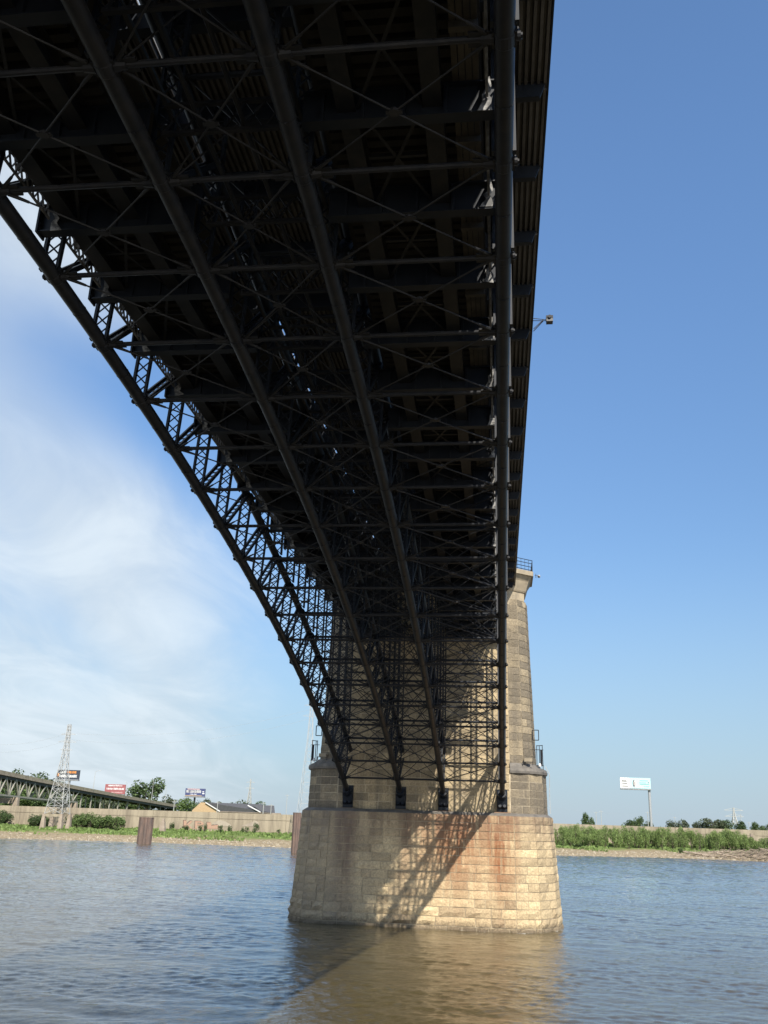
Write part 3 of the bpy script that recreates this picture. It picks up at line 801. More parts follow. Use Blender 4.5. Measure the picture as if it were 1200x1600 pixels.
# drums and shafts at both ends, wall between them
DZ0, DZ1 = BASE_T + .2, ZW + 2.6
TZ1 = ZW + 18.3
facing = MB(); wallmb = MB()
dr0, dr1 = plan(7.75, 3.38, .05), plan(7.75, 3.3, .12)
sh0, sh1 = plan(7.7, 2.5, .55), plan(7.6, 2.02, .95)
ins = .02
mb = MB(); mb.prism(plan(7.75, 3.38 - ins, .05 + ins), DZ0 - .3, DZ1, plan(7.75, 3.3 - ins, .12 + ins)); ppart(mb, 'drum_core', MORTAR2)
for sx in (-1, 1):
    poly = lambda xc, rx, fr: [p for p in plan(xc, rx, fr) if (p[0] - PX) * sx > 0]
    def wedge(xc, rx, fr, sx=sx):
        q = [p for p in plan(xc, rx, fr) if (p[0] - PX) * sx > 0]
        xi = PX + sx * 6.9; lo = min(p[1] for p in q); hi = max(p[1] for p in q)
        return q + ([(xi, hi), (xi, lo)] if sx > 0 else [(xi, lo), (xi, hi)])
    mb = MB(); mb.prism(wedge(7.7, 2.5 - ins, .55 + ins), DZ1, TZ1, wedge(7.6, 2.02 - ins, .95 + ins)); ppart(mb, 'shaft_core', MORTAR2)
def f_sink(A, B, C, D, nrm, rock):
    stone(facing, A, B, C, D, nrm, rock, gx=4 if nrm.y < .2 else 2, gy=3 if nrm.y < .2 else 2)
def w_sink(A, B, C, D, nrm, rock): stone(wallmb, A, B, C, D, nrm, rock)
def tiers(p0, p1, z0, z1, h, keep, sink, rock, lmin=.8, lmax=1.9):
    n = max(1, int(round((z1 - z0) / h)))
    for j in range(n):
        t0, t1 = j / n, (j + 1) / n
        for i in range(len(p0)):
            a, b = i, (i + 1) % len(p0)
            if not keep(p0[a], p0[b]): continue
            course(sink, lerp2(p0[a], p1[a], t0), lerp2(p0[b], p1[b], t0), lerp2(p0[a], p1[a], t1), lerp2(p0[b], p1[b], t1), z0 + (z1 - z0) * t0, z0 + (z1 - z0) * t1, lmin, lmax, rock)
notfront = lambda a, b: abs(a[0] - b[0]) < 10
tiers(dr0, dr1, DZ0, DZ1 - .45, .66, notfront, f_sink, .035)
tiers(sh0, sh1, DZ1 + .5, TZ1, .66, notfront, f_sink, .035)
# flat returns of the shafts beside the wall: front strips from x = 7.0 to the nose
for sx in (-1, 1):
    xa, xb = sorted((PX + sx * 7.05, PX + sx * 7.68))
    n = 30
    for j in range(n):
        z0 = DZ0 + (TZ1 - DZ0) * j / n; z1 = DZ0 + (TZ1 - DZ0) * (j + 1) / n
        yy = .04 if z0 < DZ1 else .45
        course(f_sink if sx < 0 else w_sink, (xa, yy), (xb, yy), (xa, yy + .01), (xb, yy + .01), z0, z1, .7, 1.2, .02)
o = ppart(facing, 'shaft_stones', STONE_T); stuff(o)
# rounded collar on the drums
for sx in (-1, 1):
    q = lambda xc, rx, fr: [p for p in plan(xc, rx, fr, 12) if (p[0] - PX) * sx > 0]
    mb = MB()
    prof = [(3.34, .1, DZ1 - .46), (3.46, -.02, DZ1 - .40), (3.5, -.06, DZ1 - .2), (3.42, .02, DZ1 + .02), (3.05, .25, DZ1 + .18), (2.95, .3, DZ1 + .2), (2.62, .45, DZ1 + .48), (2.4, .6, DZ1 + .52)]
    for (r0, f0, z0), (r1, f1, z1) in zip(prof[:-1], prof[1:]): mb.prism(q(7.72, r0, f0), z0, z1, q(7.72, r1, f1))
    ppart(mb, 'collar_moulding', DARKST)
# wall between the shafts, behind the arches
WT = RDZ + .3
WFY = .03
mb = MB(); mb.box(-7.0, 6.9, WFY + .02, 7.6, DZ0 - .3, RDZ - .05); ppart(mb, 'wall_core', MORTAR)
n = int((RDZ - .1 - DZ0) / .7)
for j in range(n):
    z0 = DZ0 + (RDZ - .1 - DZ0) * j / n; z1 = DZ0 + (RDZ - .1 - DZ0) * (j + 1) / n
    course(w_sink, (-7.1, WFY), (6.86, WFY), (-7.1, WFY + .02), (6.86, WFY + .02), z0, z1, .9, 2.4, .02)
o = ppart(wallmb, 'wall_stones', STONE_W); stuff(o)
mb = MB()
for (xa, xb) in ((-7.0, -6.2), (-2.9, 2.6), (6.3, 6.9)): mb.box(xa, xb, .1, 7.6, RDZ - .05, UDZ - 1.0)
ppart(mb, 'track_portal', STONE_W)
# string course, neck, corbelled cap, parapet slab
for sx in (-1, 1):
    q = lambda xc, rx, fr: [p for p in plan(xc, rx, fr, 3) if (p[0] - PX) * sx > 0]
    mb = MB(); mb.prism(q(7.6, 2.12, .8), TZ1 - .62, TZ1 - .12, q(7.6, 2.16, .76)); ppart(mb, 'string_course', CAPST)
    mb = MB(); mb.prism(q(7.6, 2.0, .95), TZ1 - .12, TZ1 + .85); ppart(mb, 'shaft_neck', CAPST)
    mb = MB()
    for (r0, f0, z0), (r1, f1, z1) in (((2.1, .85, TZ1 + .85), (2.2, .75, TZ1 + 1.0)), ((2.2, .75, TZ1 + 1.0), (2.5, .4, TZ1 + 1.9)), ((2.5, .4, TZ1 + 1.9), (2.85, .0, TZ1 + 2.4))):
        mb.prism(q(7.6, r0, f0), z0, z1, q(7.6, r1, f1))
    ppart(mb, 'corbel', CAPST)
    mb = MB(); mb.prism(q(7.6, 3.05, -.2), TZ1 + 2.4, TZ1 + 2.85); ppart(mb, 'balcony_slab', CAPST)
    # railing round the balcony
    pr = q(7.6, 2.95, -.1); mb = MB(); zt = TZ1 + 2.85
    for a, b in zip(pr[:-1], pr[1:]):
        for h in (.12, .45, .8, 1.12): mb.bar((*a, zt + h), (*b, zt + h), .05, .05)
        m = max(2, int((Vector(b) - Vector(a)).length / .42))
        for i in range(m):
            p = lerp2(a, b, i / m); mb.bar((*p, zt), (*p, zt + 1.15), .06 if i == 0 else .03, .06 if i == 0 else .03)
    ppart(mb, 'balcony_railing', STEEL)

# fittings on the pier
def cctv(p):
    e = empty('security_camera', p); tag(e, 'small security camera on the corner of the pier balcony railing', 'camera')
    mb = MB(); mb.bar((-.15, 0, .25), (.3, 0, .25), .06, .06); mb.bar((0, 0, -.1), (0, 0, .5), .08, .08); mb.build('bracket', BLACK, e)
    mb = MB(); mb.tube([(.42, 0, .3), (.42, 0, .12), (.42, 0, -.02), (.42, 0, -.1)], [.16, .22, .18, .05], 12); mb.build('dome', GREYP, e)
    mb = MB(); mb.tube([(.42, -.02, .1), (.42, -.25, .06)], [.1, .11], 10); mb.build('lens_hood', BLACK, e); e.scale = (.7, .7, .7)
E_ = cctv((PX + 7.6 + 2.95, YC - .6, TZ1 + 2.7))
def nav(sx, label):
    e = empty('navigation_light_stand', (PX + sx * 10.2, 2.2, DZ1 + .3)); tag(e, label, 'light stand', 'navigation light stands on the pier collars')
    mb = MB()
    for dx_, dy_ in ((0, 0), (sx * .55, .1), (sx * .28, .6)): mb.bar((dx_, dy_, -.25), (dx_ * .92, dy_, 1.9), .06, .06)
    mb.bar((0, 0, 1.85), (sx * .55, .1, 1.9), .06, .06); mb.bar((0, 0, .1), (sx * .6, .1, .1), .07, .07); mb.bar((-sx * .2, 0, 1.5), (sx * .6, .1, 1.5), .05, .05)
    mb.build('post_frame', STEEL2, e)
    mb = MB(); mb.tube([(sx * .4, .05, .1), (sx * .4, .05, 1.5)], .09, 8); mb.build('battery_tube', STEEL2, e)
    mb = MB()
    for a, b in (((-sx * .35, 0, 2.35), (sx * .2, 0, 2.35)), ((-sx * .35, 0, 3.25), (sx * .2, 0, 3.25)), ((sx * .2, 0, 2.35), (sx * .2, 0, 3.25)), ((-sx * .35, 0, 2.35), (-sx * .35, 0, 3.25))): mb.bar(a, b, .07, .07)
    mb.build('day_mark_frame', STEEL2, e)
    mb = MB(); mb.tube([(sx * .25, 0, .0), (sx * .25, 0, .12), (sx * .25, 0, .3)], [.1, .14, .06], 10); mb.build('lamp', WHITEP, e)
    e2 = empty('equipment_box', (PX + sx * 9.35, .75, DZ1 + .62)); tag(e2, 'pale metal equipment box on the ' + ('right' if sx > 0 else 'left') + ' pier collar', 'box')
    mb = MB(); mb.box(-.34, .34, -.25, .2, 0, .3); mb.build('housing', CONC, e2)
    mb = MB(); mb.bar((-.45, -.2, -.3), (-.45, -.2, .0), .06, .06); mb.bar((.4, -.2, -.3), (.4, -.2, 0), .06, .06); mb.bar((-.5, -.2, -.02), (.5, -.2, -.02), .06, .06); mb.build('support_frame', BLACK, e2)
nav(1, 'thin steel navigation light stand on the right collar of the pier')
nav(-1, 'thin steel navigation light stand on the left collar of the pier')
mb = MB(); pts = [(PX + 10.9, 1.4, DZ1 + .3), (PX + 11.25, 1.4, DZ1 - .4), (PX + 11.22, 1.6, DZ1 - 2), (PX + 11.25, 1.6, BASE_T + .3)]
mb.tube(pts, .03, 5); tag(mb.build('cable', GALV), 'thin pale cable hanging down the right drum of the pier', 'cable')

# ------------------------------------------------------------------ far bank things
def gz(x, y): return ground_z(x, y)

# flood wall of cast panels
FW = empty('flood_wall', (0, 250, 0)); tag(FW, 'long pale stained concrete flood wall along the far bank', 'flood wall')
FWM = Matrix.Translation((0, -250, 0))
x = -320.; WTOP = 9.15
while x < 330:
    x2 = x + 11.5; ya, yb = wally(x), wally(x2); t_ = Vector((x2 - x, yb - ya, 0)).normalized(); nrm = Vector((t_.y, -t_.x, 0))
    A = Vector((x, ya, 0)) + t_ * .03; B = Vector((x2, yb, 0)) - t_ * .03
    mb = MB()
    def slab(z0, z1, th0, th1, o0=0., o1=0.):
        mb.hexa([A + nrm * (th0 + o0) + Vector((0, 0, z0)), B + nrm * (th0 + o0) + Vector((0, 0, z0)), B - nrm * .6 + Vector((0, 0, z0)), A - nrm * .6 + Vector((0, 0, z0)),
                 A + nrm * (th1 + o1) + Vector((0, 0, z1)), B + nrm * (th1 + o1) + Vector((0, 0, z1)), B - nrm * .6 + Vector((0, 0, z1)), A - nrm * .6 + Vector((0, 0, z1))])
    slab(1.2, 7.0, .35, .25); slab(7.0, 7.12, .02, .02); slab(7.12, WTOP, .32, .32)
    o = mb.build('wall_panel', CONC, FW); o.data.transform(FWM)
    x = x2
# graffiti letters: flat paint a finger's breadth proud of the wall
PAINT = mat('salmon_paint', (.32, .185, .125), .8, (.3, .21, .15), 1.5); PAINTD = mat('dark_outline_paint', (.09, .06, .05), .8)
GREYW = mat('faded_grey_paint', (.3, .26, .2), .9, (.24, .2, .16), .6)
def wallpt(u, v, out=.0):
    # intersect the photo ray with the wall face
    y = 243.
    for _ in range(12):
        p = at(u, v, y); x0, x1 = p.x - .5, p.x + .5; y = wally(p.x) - .36 - out
    return p
def flat(polys, name, m, out, label, cat, group=None):
    base = None; mb = MB()
    for poly in polys:
        pts = [wallpt(u, v, out) for u, v in poly]; n = len(pts)
        back = [p + Vector((0, .02 , 0)) for p in pts]
        mb.add(pts + back, [tuple(range(n - 1, -1, -1))] + [tuple(range(n, 2 * n))] + [(i, (i + 1) % n, n + (i + 1) % n, n + i) for i in range(n)])
    return mb.build(name, m, FW) if label is None else tag(mb.build(name, m), label, cat, group)
def local(o, M_): o.data.transform(M_); return o
K = [[(287, 1282), (291.5, 1282.3), (291.5, 1294), (287, 1293.5)], [(291.5, 1288), (297.5, 1282.6), (301.5, 1283), (294.8, 1289.2), (301.5, 1295), (297, 1295)]]
Rr = [[(305, 1283), (308.5, 1283), (308, 1295), (304.5, 1295)], [(308.5, 1283), (315, 1283.4), (318, 1285.5), (318, 1288), (315, 1290), (308.3, 1289.7), (308.4, 1287.6), (313.5, 1287.7), (314.2, 1286.4), (313.5, 1285.4), (308.5, 1285.2)], [(311, 1289.8), (315, 1289.8), (319.5, 1295), (315, 1295)]]
Ll = [[(323.5, 1285), (330, 1285), (330, 1290), (341, 1288.8), (341, 1295), (323.5, 1295)]]
for nm, pl, lb in (('graffiti_letter_outline', K + Rr + Ll, None),):
    sh = [[(u - 1.0, v - .8) for u, v in p] for p in pl]
    local(flat(sh, 'graffiti_outline', PAINTD, .012, None, None), FWM)
for pl in (K, Rr, Ll): local(flat(pl, 'graffiti_letter', PAINT, .04, None, None), FWM)
for pl in ([(330, 1287), (342, 1281), (352, 1283.5), (361, 1289), (361, 1291), (342, 1291)], [(378, 1290), (390, 1286), (400, 1282.5), (404, 1285), (404, 1291), (380, 1291)]):
    local(flat([pl], 'faded_paint_patch', GREYW, .008, None, None), FWM)

# sheet-pile mooring dolphins and a stump
def dolphin(u0, u1, v0, v1, Y, label):
    a, b = at(u0, v1, Y), at(u1, v1, Y); top = at((u0 + u1) / 2, v0, Y).z; c = (a + b) / 2; r = (b - a).length / 2
    e = empty('mooring_dolphin', (c.x, c.y, 0)); tag(e, label, 'mooring post', 'rusty mooring dolphins at the bank')
    n = 14; ring = []
    for i in range(n * 2):
        t = math.pi * i / n; rr = r * (1.0 if (i // 2) % 2 else .86); ring.append((rr * math.cos(t), rr * math.sin(t)))
    mb = MB(); mb.prism(ring, -2, top); mb.build('sheet_pile_wall', RUST, e)
    mb = MB(); mb.prism([(p[0] * 1.03, p[1] * 1.03) for p in ring], top + .002, top + .22); mb.build('cap', RUST, e)
dolphin(214, 236, 1278, 1317, 178, 'rusty square-topped sheet pile mooring dolphin standing at the left water edge')
dolphin(455, 468, 1271, 1324, 150, 'reddish sheet pile mooring dolphin half hidden behind the pier')
p = at(253, 1304, 222); e = empty('stone_stump', (p.x, p.y, gz(p.x, p.y))); tag(e, 'weathered stone stump on the grass beside the rusty mooring dolphin', 'stump')
mb = MB(); mb.hexa([(-1.1, -.8, -.5), (1.1, -.8, -.5), (1.1, .8, -.5), (-1.1, .8, -.5), (-.7, -.5, 3.1), (.6, -.5, 3.1), (.6, .5, 3.1), (-.7, .5, 3.1)]); mb.build('shaft', CONC2, e)
mb = MB(); mb.hexa([(-.5, -.4, 3.1), (.4, -.4, 3.1), (.4, .4, 3.1), (-.5, .4, 3.1), (-.2, -.2, 4.3), (.3, -.2, 4.1), (.3, .2, 4.1), (-.2, .2, 4.3)]); mb.build('broken_top', CONC2, e)

# elevated highway with deck trusses
HW = empty('elevated_highway', (-150, 260, 0)); tag(HW, 'elevated highway bridge with steel deck trusses descending to the right', 'highway bridge')
HWM = Matrix.Translation((150, -260, 0))
STG = mat('pale_green_steel', (.27, .26, .22), .7, (.2, .19, .16), 1); 
Hd = [(-60, 1192, 205), (0, 1205, 232), (60, 1217.5, 265), (130, 1231.5, 312), (200, 1245, 372), (280, 1259.5, 470)]
HP = [at(*h) for h in Hd]
def hpart(mbd, name, m): o = mbd.build(name, m, HW); o.data.transform(HWM); return o
def hpt(t):
    t = max(0, min(len(HP) - 1.001, t)); i = int(t); return HP[i].lerp(HP[i + 1], t - i)
segs = 20; up = Vector((0, 0, 1))
def hside(t): d = (hpt(t + .05) - hpt(t - .05)); d.z = 0; d.normalize(); return Vector((d.y, -d.x, 0))
mbd = MB(); mbr = MB(); mbf = MB()
for i in range(segs):
    a, b = hpt(5 * i / segs), hpt(5 * (i + 1) / segs); s0, s1 = hside(5 * i / segs), hside(5 * (i + 1) / segs)
    wd = 10.
    def quad(mm, z0, z1, o0, o1):
        mm.hexa([a + s0 * o0 + up * z0, b + s1 * o0 + up * z0, b + s1 * o1 + up * z0, a + s0 * o1 + up * z0, a + s0 * o0 + up * z1, b + s1 * o0 + up * z1, b + s1 * o1 + up * z1, a + s0 * o1 + up * z1])
    quad(mbd, -1.0, -.5, 0, -wd); quad(mbr, -.5, .45, .0, -.4); quad(mbr, -.5, .45, -wd + .4, -wd); quad(mbf, -2.1, -1.0, -.6, -1.0); quad(mbf, -2.1, -1.0, -wd + 1, -wd + .6)
hpart(mbd, 'road_slab', CONC2); hpart(mbr, 'parapet', CONC); hpart(mbf, 'girder', STEEL2)
# trusses on the left part
TE = 2.95
bott = lambda t: hpt(t) - up * float(np.interp(t, [0, 1, 2, 3], [8.2, 7.8, 7.2, 6.0]))
for off in (-.8, -9.2):
    n = 12; tt = [TE * i / n for i in range(n + 1)]
    mb = MB()
    for a, b in zip(tt[:-1], tt[1:]): mb.bar(bott(a) + hside(a) * off, bott(b) + hside(b) * off, .45, .55)
    hpart(mb, 'bottom_chord', STG)
    for i in range(n):
        a, b = tt[i], tt[i + 1]; m_ = (a + b) / 2
        for q in (a, b):
            mb = MB(); mb.bar(bott(m_) + hside(m_) * off, hpt(q) - up * 1.6 + hside(q) * off, .42, .42); hpart(mb, 'truss_diagonal', STG)
        mb = MB(); mb.bar(bott(m_) + hside(m_) * off, hpt(m_) - up * 1.6 + hside(m_) * off, .3, .3); hpart(mb, 'truss_post', STG)
for t, zoff in ((1.55, 8.0), (2.9, 7.0)):
    c = hpt(t); s = hside(t); zt = bott(t).z - .3
    for off in (-.8, -9.2):
        q = c + s * off; g0 = gz(q.x, q.y) - 1; mb = MB()
        mb.hexa([(q.x - 1.3, q.y - 1.1, g0), (q.x + 1.3, q.y - 1.1, g0), (q.x + 1.3, q.y + 1.1, g0), (q.x - 1.3, q.y + 1.1, g0), (q.x - .9, q.y - .8, zt), (q.x + .9, q.y - .8, zt), (q.x + .9, q.y + .8, zt), (q.x - .9, q.y + .8, zt)])
        hpart(mb, 'pier_column', CONC2)
    mb = MB(); mb.bar(c - s * .8 + up * (zt - c.z - 1.2), c - s * 9.2 + up * (zt - c.z - 1.2), 1.2, 2.0); hpart(mb, 'pier_cap', CONC2)
for i in range(9):
    t = 3.05 + i * .2; c = hpt(t); s = hside(t); q = c - s * 1.5
    mb = MB(); mb.bar((q.x, q.y, gz(q.x, q.y) - 1), (q.x, q.y, c.z - 1.2), .5, .5); q2 = c - s * 8.5; mb.bar((q2.x, q2.y, gz(q2.x, q2.y) - 1), (q2.x, q2.y, c.z - 1.2), .5, .5); mb.bar((q.x, q.y, c.z - 1.4), (q2.x, q2.y, c.z - 1.4), .5, .6)
    hpart(mb, 'trestle_bent', STG)
def street_lamp(u, v0, v1, Y, arm, label, base=None):
    a = at(u, v1, Y); h = at(u, v0, Y).z - a.z
    e = empty('street_lamp', a); tag(e, label, 'street lamp', 'street lamps along the elevated highway')
    mb = MB(); mb.tube([(0, 0, -1.0), (0, 0, h)], [.16, .09], 6); mb.tube([(0, 0, h), (arm * .6, 0, h + .5), (arm, 0, h + .6)], .06, 5); mb.build('pole', GALV, e)
    mb = MB(); mb.hexa([(arm - .1, -.2, h + .5), (arm + .9, -.2, h + .5), (arm + .9, .2, h + .5), (arm - .1, .2, h + .5), (arm, -.12, h + .72), (arm + .8, -.12, h + .68), (arm + .8, .12, h + .68), (arm, .12, h + .72)]); mb.build('lamp_head', GALV, e)
street_lamp(146, 1206, 1230, 318, 1.8, 'pale street lamp on the highway just right of the lattice pylon')
street_lamp(237, 1219, 1247, 400, -1.5, 'street lamp on the highway in front of the big round tree')
street_lamp(258, 1232, 1252, 440, -1.2, 'street lamp at the right edge of the big round tree')
street_lamp(197, 1224, 1241, 368, -1.2, 'street lamp on the highway beside the red billboard')

# lattice pylons
def pylon(u0, u1, vb, ut, vt, Y, name_label, arms, bar=.15, levels=9, foot=True, m=GALV):
    bl, br = at(u0, vb, Y), at(u1, vb, Y); top = at(ut, vt, Y); c = (bl + br) / 2
    w0 = (br - bl).length / 2; H = top.z - c.z; lean_ = (top.x - c.x) * 0
    e = empty('lattice_pylon', c); tag(e, name_label, 'pylon', 'power line pylons')
    prof = lambda t: w0 * float(np.interp(t, [0, .55, .8, 1], [1, .36, .2, .15]))
    def pt(t, i):
        r = prof(t); return Vector(((-r, r, r, -r)[i], (-r, -r, r, r)[i], H * t))
    for i in range(4):
        mb = MB(); ts = [0, .25, .55, .8, 1]
        for a, b in zip(ts[:-1], ts[1:]): mb.bar(pt(a, i), pt(b, i), bar, bar)
        mb.build('leg', m, e)
    ts = [1 - (1 - i / levels) ** 1.0 for i in range(levels + 1)]
    for a, b in zip(ts[:-1], ts[1:]):
        mb = MB()
        for i in range(4):
            j = (i + 1) % 4
            mb.bar(pt(a, i), pt(b, j), bar * .6, bar * .6); mb.bar(pt(a, j), pt(b, i), bar * .6, bar * .6); mb.bar(pt(b, i), pt(b, j), bar * .6, bar * .6)
        mb.build('bracing', m, e)
    for t, ln in arms:
        mb = MB()
        for q in (-1, 1):
            mb.bar((0, -prof(t), H * t), (q * ln, 0, H * t), bar * .7, bar * .7); mb.bar((0, prof(t), H * t), (q * ln, 0, H * t), bar * .7, bar * .7); mb.bar((q * prof(t), 0, H * t + ln * .25), (q * ln, 0, H * t), bar * .6, bar * .6)
        mb.build('crossarm', m, e)
    if foot:
        for i in range(4):
            p = pt(0, i); g0 = gz(c.x + p.x, c.y + p.y) - c.z - .6; mb = MB()
            mb.hexa([(p.x - .8, p.y - .8, g0), (p.x + .8, p.y - .8, g0), (p.x + .8, p.y + .8, g0), (p.x - .8, p.y + .8, g0), (p.x - .42, p.y - .42, .1), (p.x + .42, p.y - .42, .1), (p.x + .42, p.y + .42, .1), (p.x - .42, p.y + .42, .1)])
            mb.build('footing', CONC2, e)
        mb = MB(); a, b = pt(0, 0), pt(0, 1); mb.bar(a + up * -.4, b + up * -.4, .8, .8); a, b = pt(0, 3), pt(0, 2); mb.bar(a + up * -.4, b + up * -.4, .8, .8); mb.build('footing_beam', CONC, e)
    return c, H
pylon(76, 103, 1272, 108, 1132, 216, 'tall pale lattice pylon on brown concrete footings at the left bank', ((.885, 2.6), (.80, 3.2), (.71, 2.2)), levels=11)
pylon(386, 392, 1256, 389, 1217, 640, 'small distant lattice pylon above the low building roof', ((.86, 3.5), (.62, 3.5)), bar=.3, levels=6, foot=False)
pylon(466, 490, 1272, 487, 1080, 226, 'lattice pylon rising just left of the stone pier', ((.88, 2.6), (.79, 3.0)), bar=.09, levels=12)
pylon(1144, 1153, 1290, 1148, 1262, 900, 'distant lattice pylon above the trees on the right', ((.85, 9), (.5, 9)), bar=.5, levels=5, foot=False)
pw = GALV

# billboards
def billboard(u0, u1, v0, v1, Y, face, marks, pole_u, label, rot=0., mcol=None):
    a, b = at(u0, v1, Y), at(u1, v0, Y); W = abs(b.x - a.x); H = b.z - a.z; cx = (a.x + b.x) / 2
    gzv = gz(cx, Y)
    e = empty('billboard', (cx, Y, gzv)); tag(e, label, 'billboard', 'billboards on the far bank')
    z0 = a.z - gzv
    mb = MB(); mb.box(-W / 2, W / 2, 0, .6, z0, z0 + H); mb.build('panel', face, e)
    mb = MB(); mb.box(-W / 2 - .1, W / 2 + .1, -.9, .5, z0 - .55, z0 - .2)
    for i in range(6): xx = -W / 2 + W * (i + .5) / 6; mb.bar((xx, -.1, z0 - .2), (xx, -1.2, z0 - .75), .15, .15)
    mb.build('catwalk', GREYP, e)
    px_ = at(pole_u, v1, Y).x - cx
    mb = MB(); mb.tube([(px_, .6, -1), (px_, .6, z0 - .2)], .55, 10); mb.bar((-W / 2, .8, z0 - .35), (W / 2, .8, z0 - .35), .5, .6); mb.build('pole', mcol or GREYP, e)
    for (x0, x1, y0, y1, m) in marks:
        mb = MB(); mb.box(-W / 2 + W * x0, -W / 2 + W * x1, -.03, -.004, z0 + H * y0, z0 + H * y1); mb.build('print', m, e)
    return e, W, H, z0
AQ = mat('pale_aqua_print', (.36, .56, .55), .6); DK = mat('dark_print', (.03, .035, .05), .5); RD = mat('red_print', (.26, .085, .085), .6); OR = mat('orange_print', (.65, .25, .05), .5); TEAL = mat('teal_print', (.07, .22, .22), .5); NAVY = mat('navy_print', (.05, .06, .14), .5); SK = mat('grey_portrait_print', (.42, .40, .38), .5); PK = mat('pale_pink_print', (.5, .36, .34), .5)
e, W, H, z0 = billboard(969.5, 1016, 1216, 1231, 330, AQ, [(.0, .30, .0, 1, WHITEP), (.05, .22, .62, .72, PK), (.06, .24, .42, .5, PK), (.05, .25, .14, .22, PK), (.65, .92, .70, .76, TEAL), (.63, .86, .5, .56, TEAL), (.64, .95, .36, .42, TEAL), (.91, .945, .5, .6, DK), (.78, .8, .14, .22, DK), (.82, .95, .15, .2, TEAL)], 1014.5, 'white and aqua billboard on a tall side pole above the right bank')
# portrait on the right billboard: an anonymous head seen from the side
def oval(cx, cz, rx, rz, n=18): return [(cx + rx * math.cos(2 * math.pi * i / n), cz + rz * math.sin(2 * math.pi * i / n)) for i in range(n)]
for (cx, cz, rx, rz, m, yy) in ((.46, .45, .05, .36, DK, -.045), (.485, .45, .048, .33, SK, -.075), (.475, .5, .012, .05, DK, -.1), (.468, .3, .02, .05, DK, -.1)):
    mb = MB(); pts = [(-W / 2 + W * x_, z0 + H * (y_)) for x_, y_ in oval(cx, cz, rx, rz)]
    n = len(pts); mb.add([(x_, yy, z_) for x_, z_ in pts] + [(x_, -.004, z_) for x_, z_ in pts], [tuple(range(n - 1, -1, -1)), tuple(range(n, 2 * n))] + [(i, (i + 1) % n, n + (i + 1) % n, n + i) for i in range(n)])
    mb.build('portrait_print', m, e)
def words(x0, x1, y0, y1, m, seed, k=7):
    r = random.Random(seed); out = []; x = x0
    while x < x1 - .02:
        wd = r.uniform(.012, .026); out.append((x, min(x + wd, x1), y0 + r.uniform(0, .03), y1 - r.uniform(0, .06), m)); x += wd + r.uniform(.004, .012) + (.02 if r.random() < .15 else 0)
    return out
billboard(88, 125, 1203.5, 1217, 345, DK, words(.14, .42, .62, .9, WHITEP, 1) + words(.46, .85, .62, .9, OR, 2) + words(.12, .45, .18, .5, WHITEP, 3) + words(.5, .92, .18, .5, WHITEP, 4) + [(.03, .1, .3, .6, OR)], 108, 'black billboard with white and orange lettering behind the lattice pylon')
billboard(163, 196.5, 1226, 1240, 420, RD, words(.15, .85, .78, .96, WHITEP, 5) + words(.08, .95, .42, .66, WHITEP, 6) + words(.35, .9, .1, .25, PK, 7), 180, 'red billboard with white lettering behind the highway')
billboard(289, 321, 1232.5, 1243.5, 420, NAVY, [(.1, .72, .86, .97, PK)] + words(.04, .80, .42, .8, WHITEP, 8) + words(.04, .80, .45, .78, WHITEP, 10) + words(.25, .6, .16, .32, WHITEP, 9) + [(.0, .85, .02, .1, BRICKT), (.86, .95, .55, .65, WHITEP), (.86, .97, .3, .44, WHITEP)], 304, 'navy billboard with white lettering on a dark pole above the tan building', mcol=BLACK)

# low building with gabled roofs
bl = at(300, 1268, 330); bw = at(341, 1268, 330).x - bl.x
bx = (bl.x, 330, gz(bl.x, 330)); e = empty('gabled_building', bx); tag(e, 'low tan brick building with dark gabled roofs behind the flood wall', 'building')
zt = at(320, 1254, 330).z - bx[2]; ze = at(300, 1266, 330).z - bx[2]; ln = at(428, 1268, 330).x - bl.x
mb = MB(); mb.add([(0, 0, 0), (bw, 0, 0), (bw, 0, ze), (bw * .52, 0, zt), (bw * .3, 0, zt), (0, 0, ze), (0, .3, 0), (bw, .3, 0), (bw, .3, ze), (bw * .52, .3, zt), (bw * .3, .3, zt), (0, .3, ze)], [(0, 1, 2, 3, 4, 5), (11, 10, 9, 8, 7, 6), (0, 5, 11, 6), (1, 7, 8, 2), (2, 8, 9, 3), (3, 9, 10, 4), (4, 10, 11, 5)]); mb.build('gable_wall', BRICKT, e)
mb = MB(); mb.box(bw, ln, 1, 1.3, 0, ze - .3); mb.box(.2, ln, 14, 14.3, 0, ze); mb.build('wall', CONC2, e)
mb = MB(); mb.hexa([(bw * .5, -.4, zt - .1), (bw * .98, .4, ze + .0), (ln - 1, .4, ze - .1), (ln * .8, 7, zt - .1), (bw * .5, -.4, zt + .12), (bw * .98, .4, ze + .22), (ln - 1, .4, ze + .1), (ln * .8, 7, zt + .1)]); mb.build('roof', ROOF, e)
mb = MB(); mb.bar((bw * .5, -.6, zt + .05), (bw * 1.08, -.6, ze - .1), .4, .35); mb.bar((ln * .68, -.2, zt - .6), (ln * .84, -.2, ze + .1), .4, .4); mb.build('verge_board', WHITEP, e)
mb = MB(); mb.hexa([(ln * .72, 2, zt - .6), (ln * .86, -.1, ze), (ln, 2, ze), (ln * .96, 6, zt - .5), (ln * .72, 2, zt - .4), (ln * .86, -.1, ze + .2), (ln, 2, ze + .2), (ln * .96, 6, zt - .3)]); mb.build('end_roof', ROOF, e)

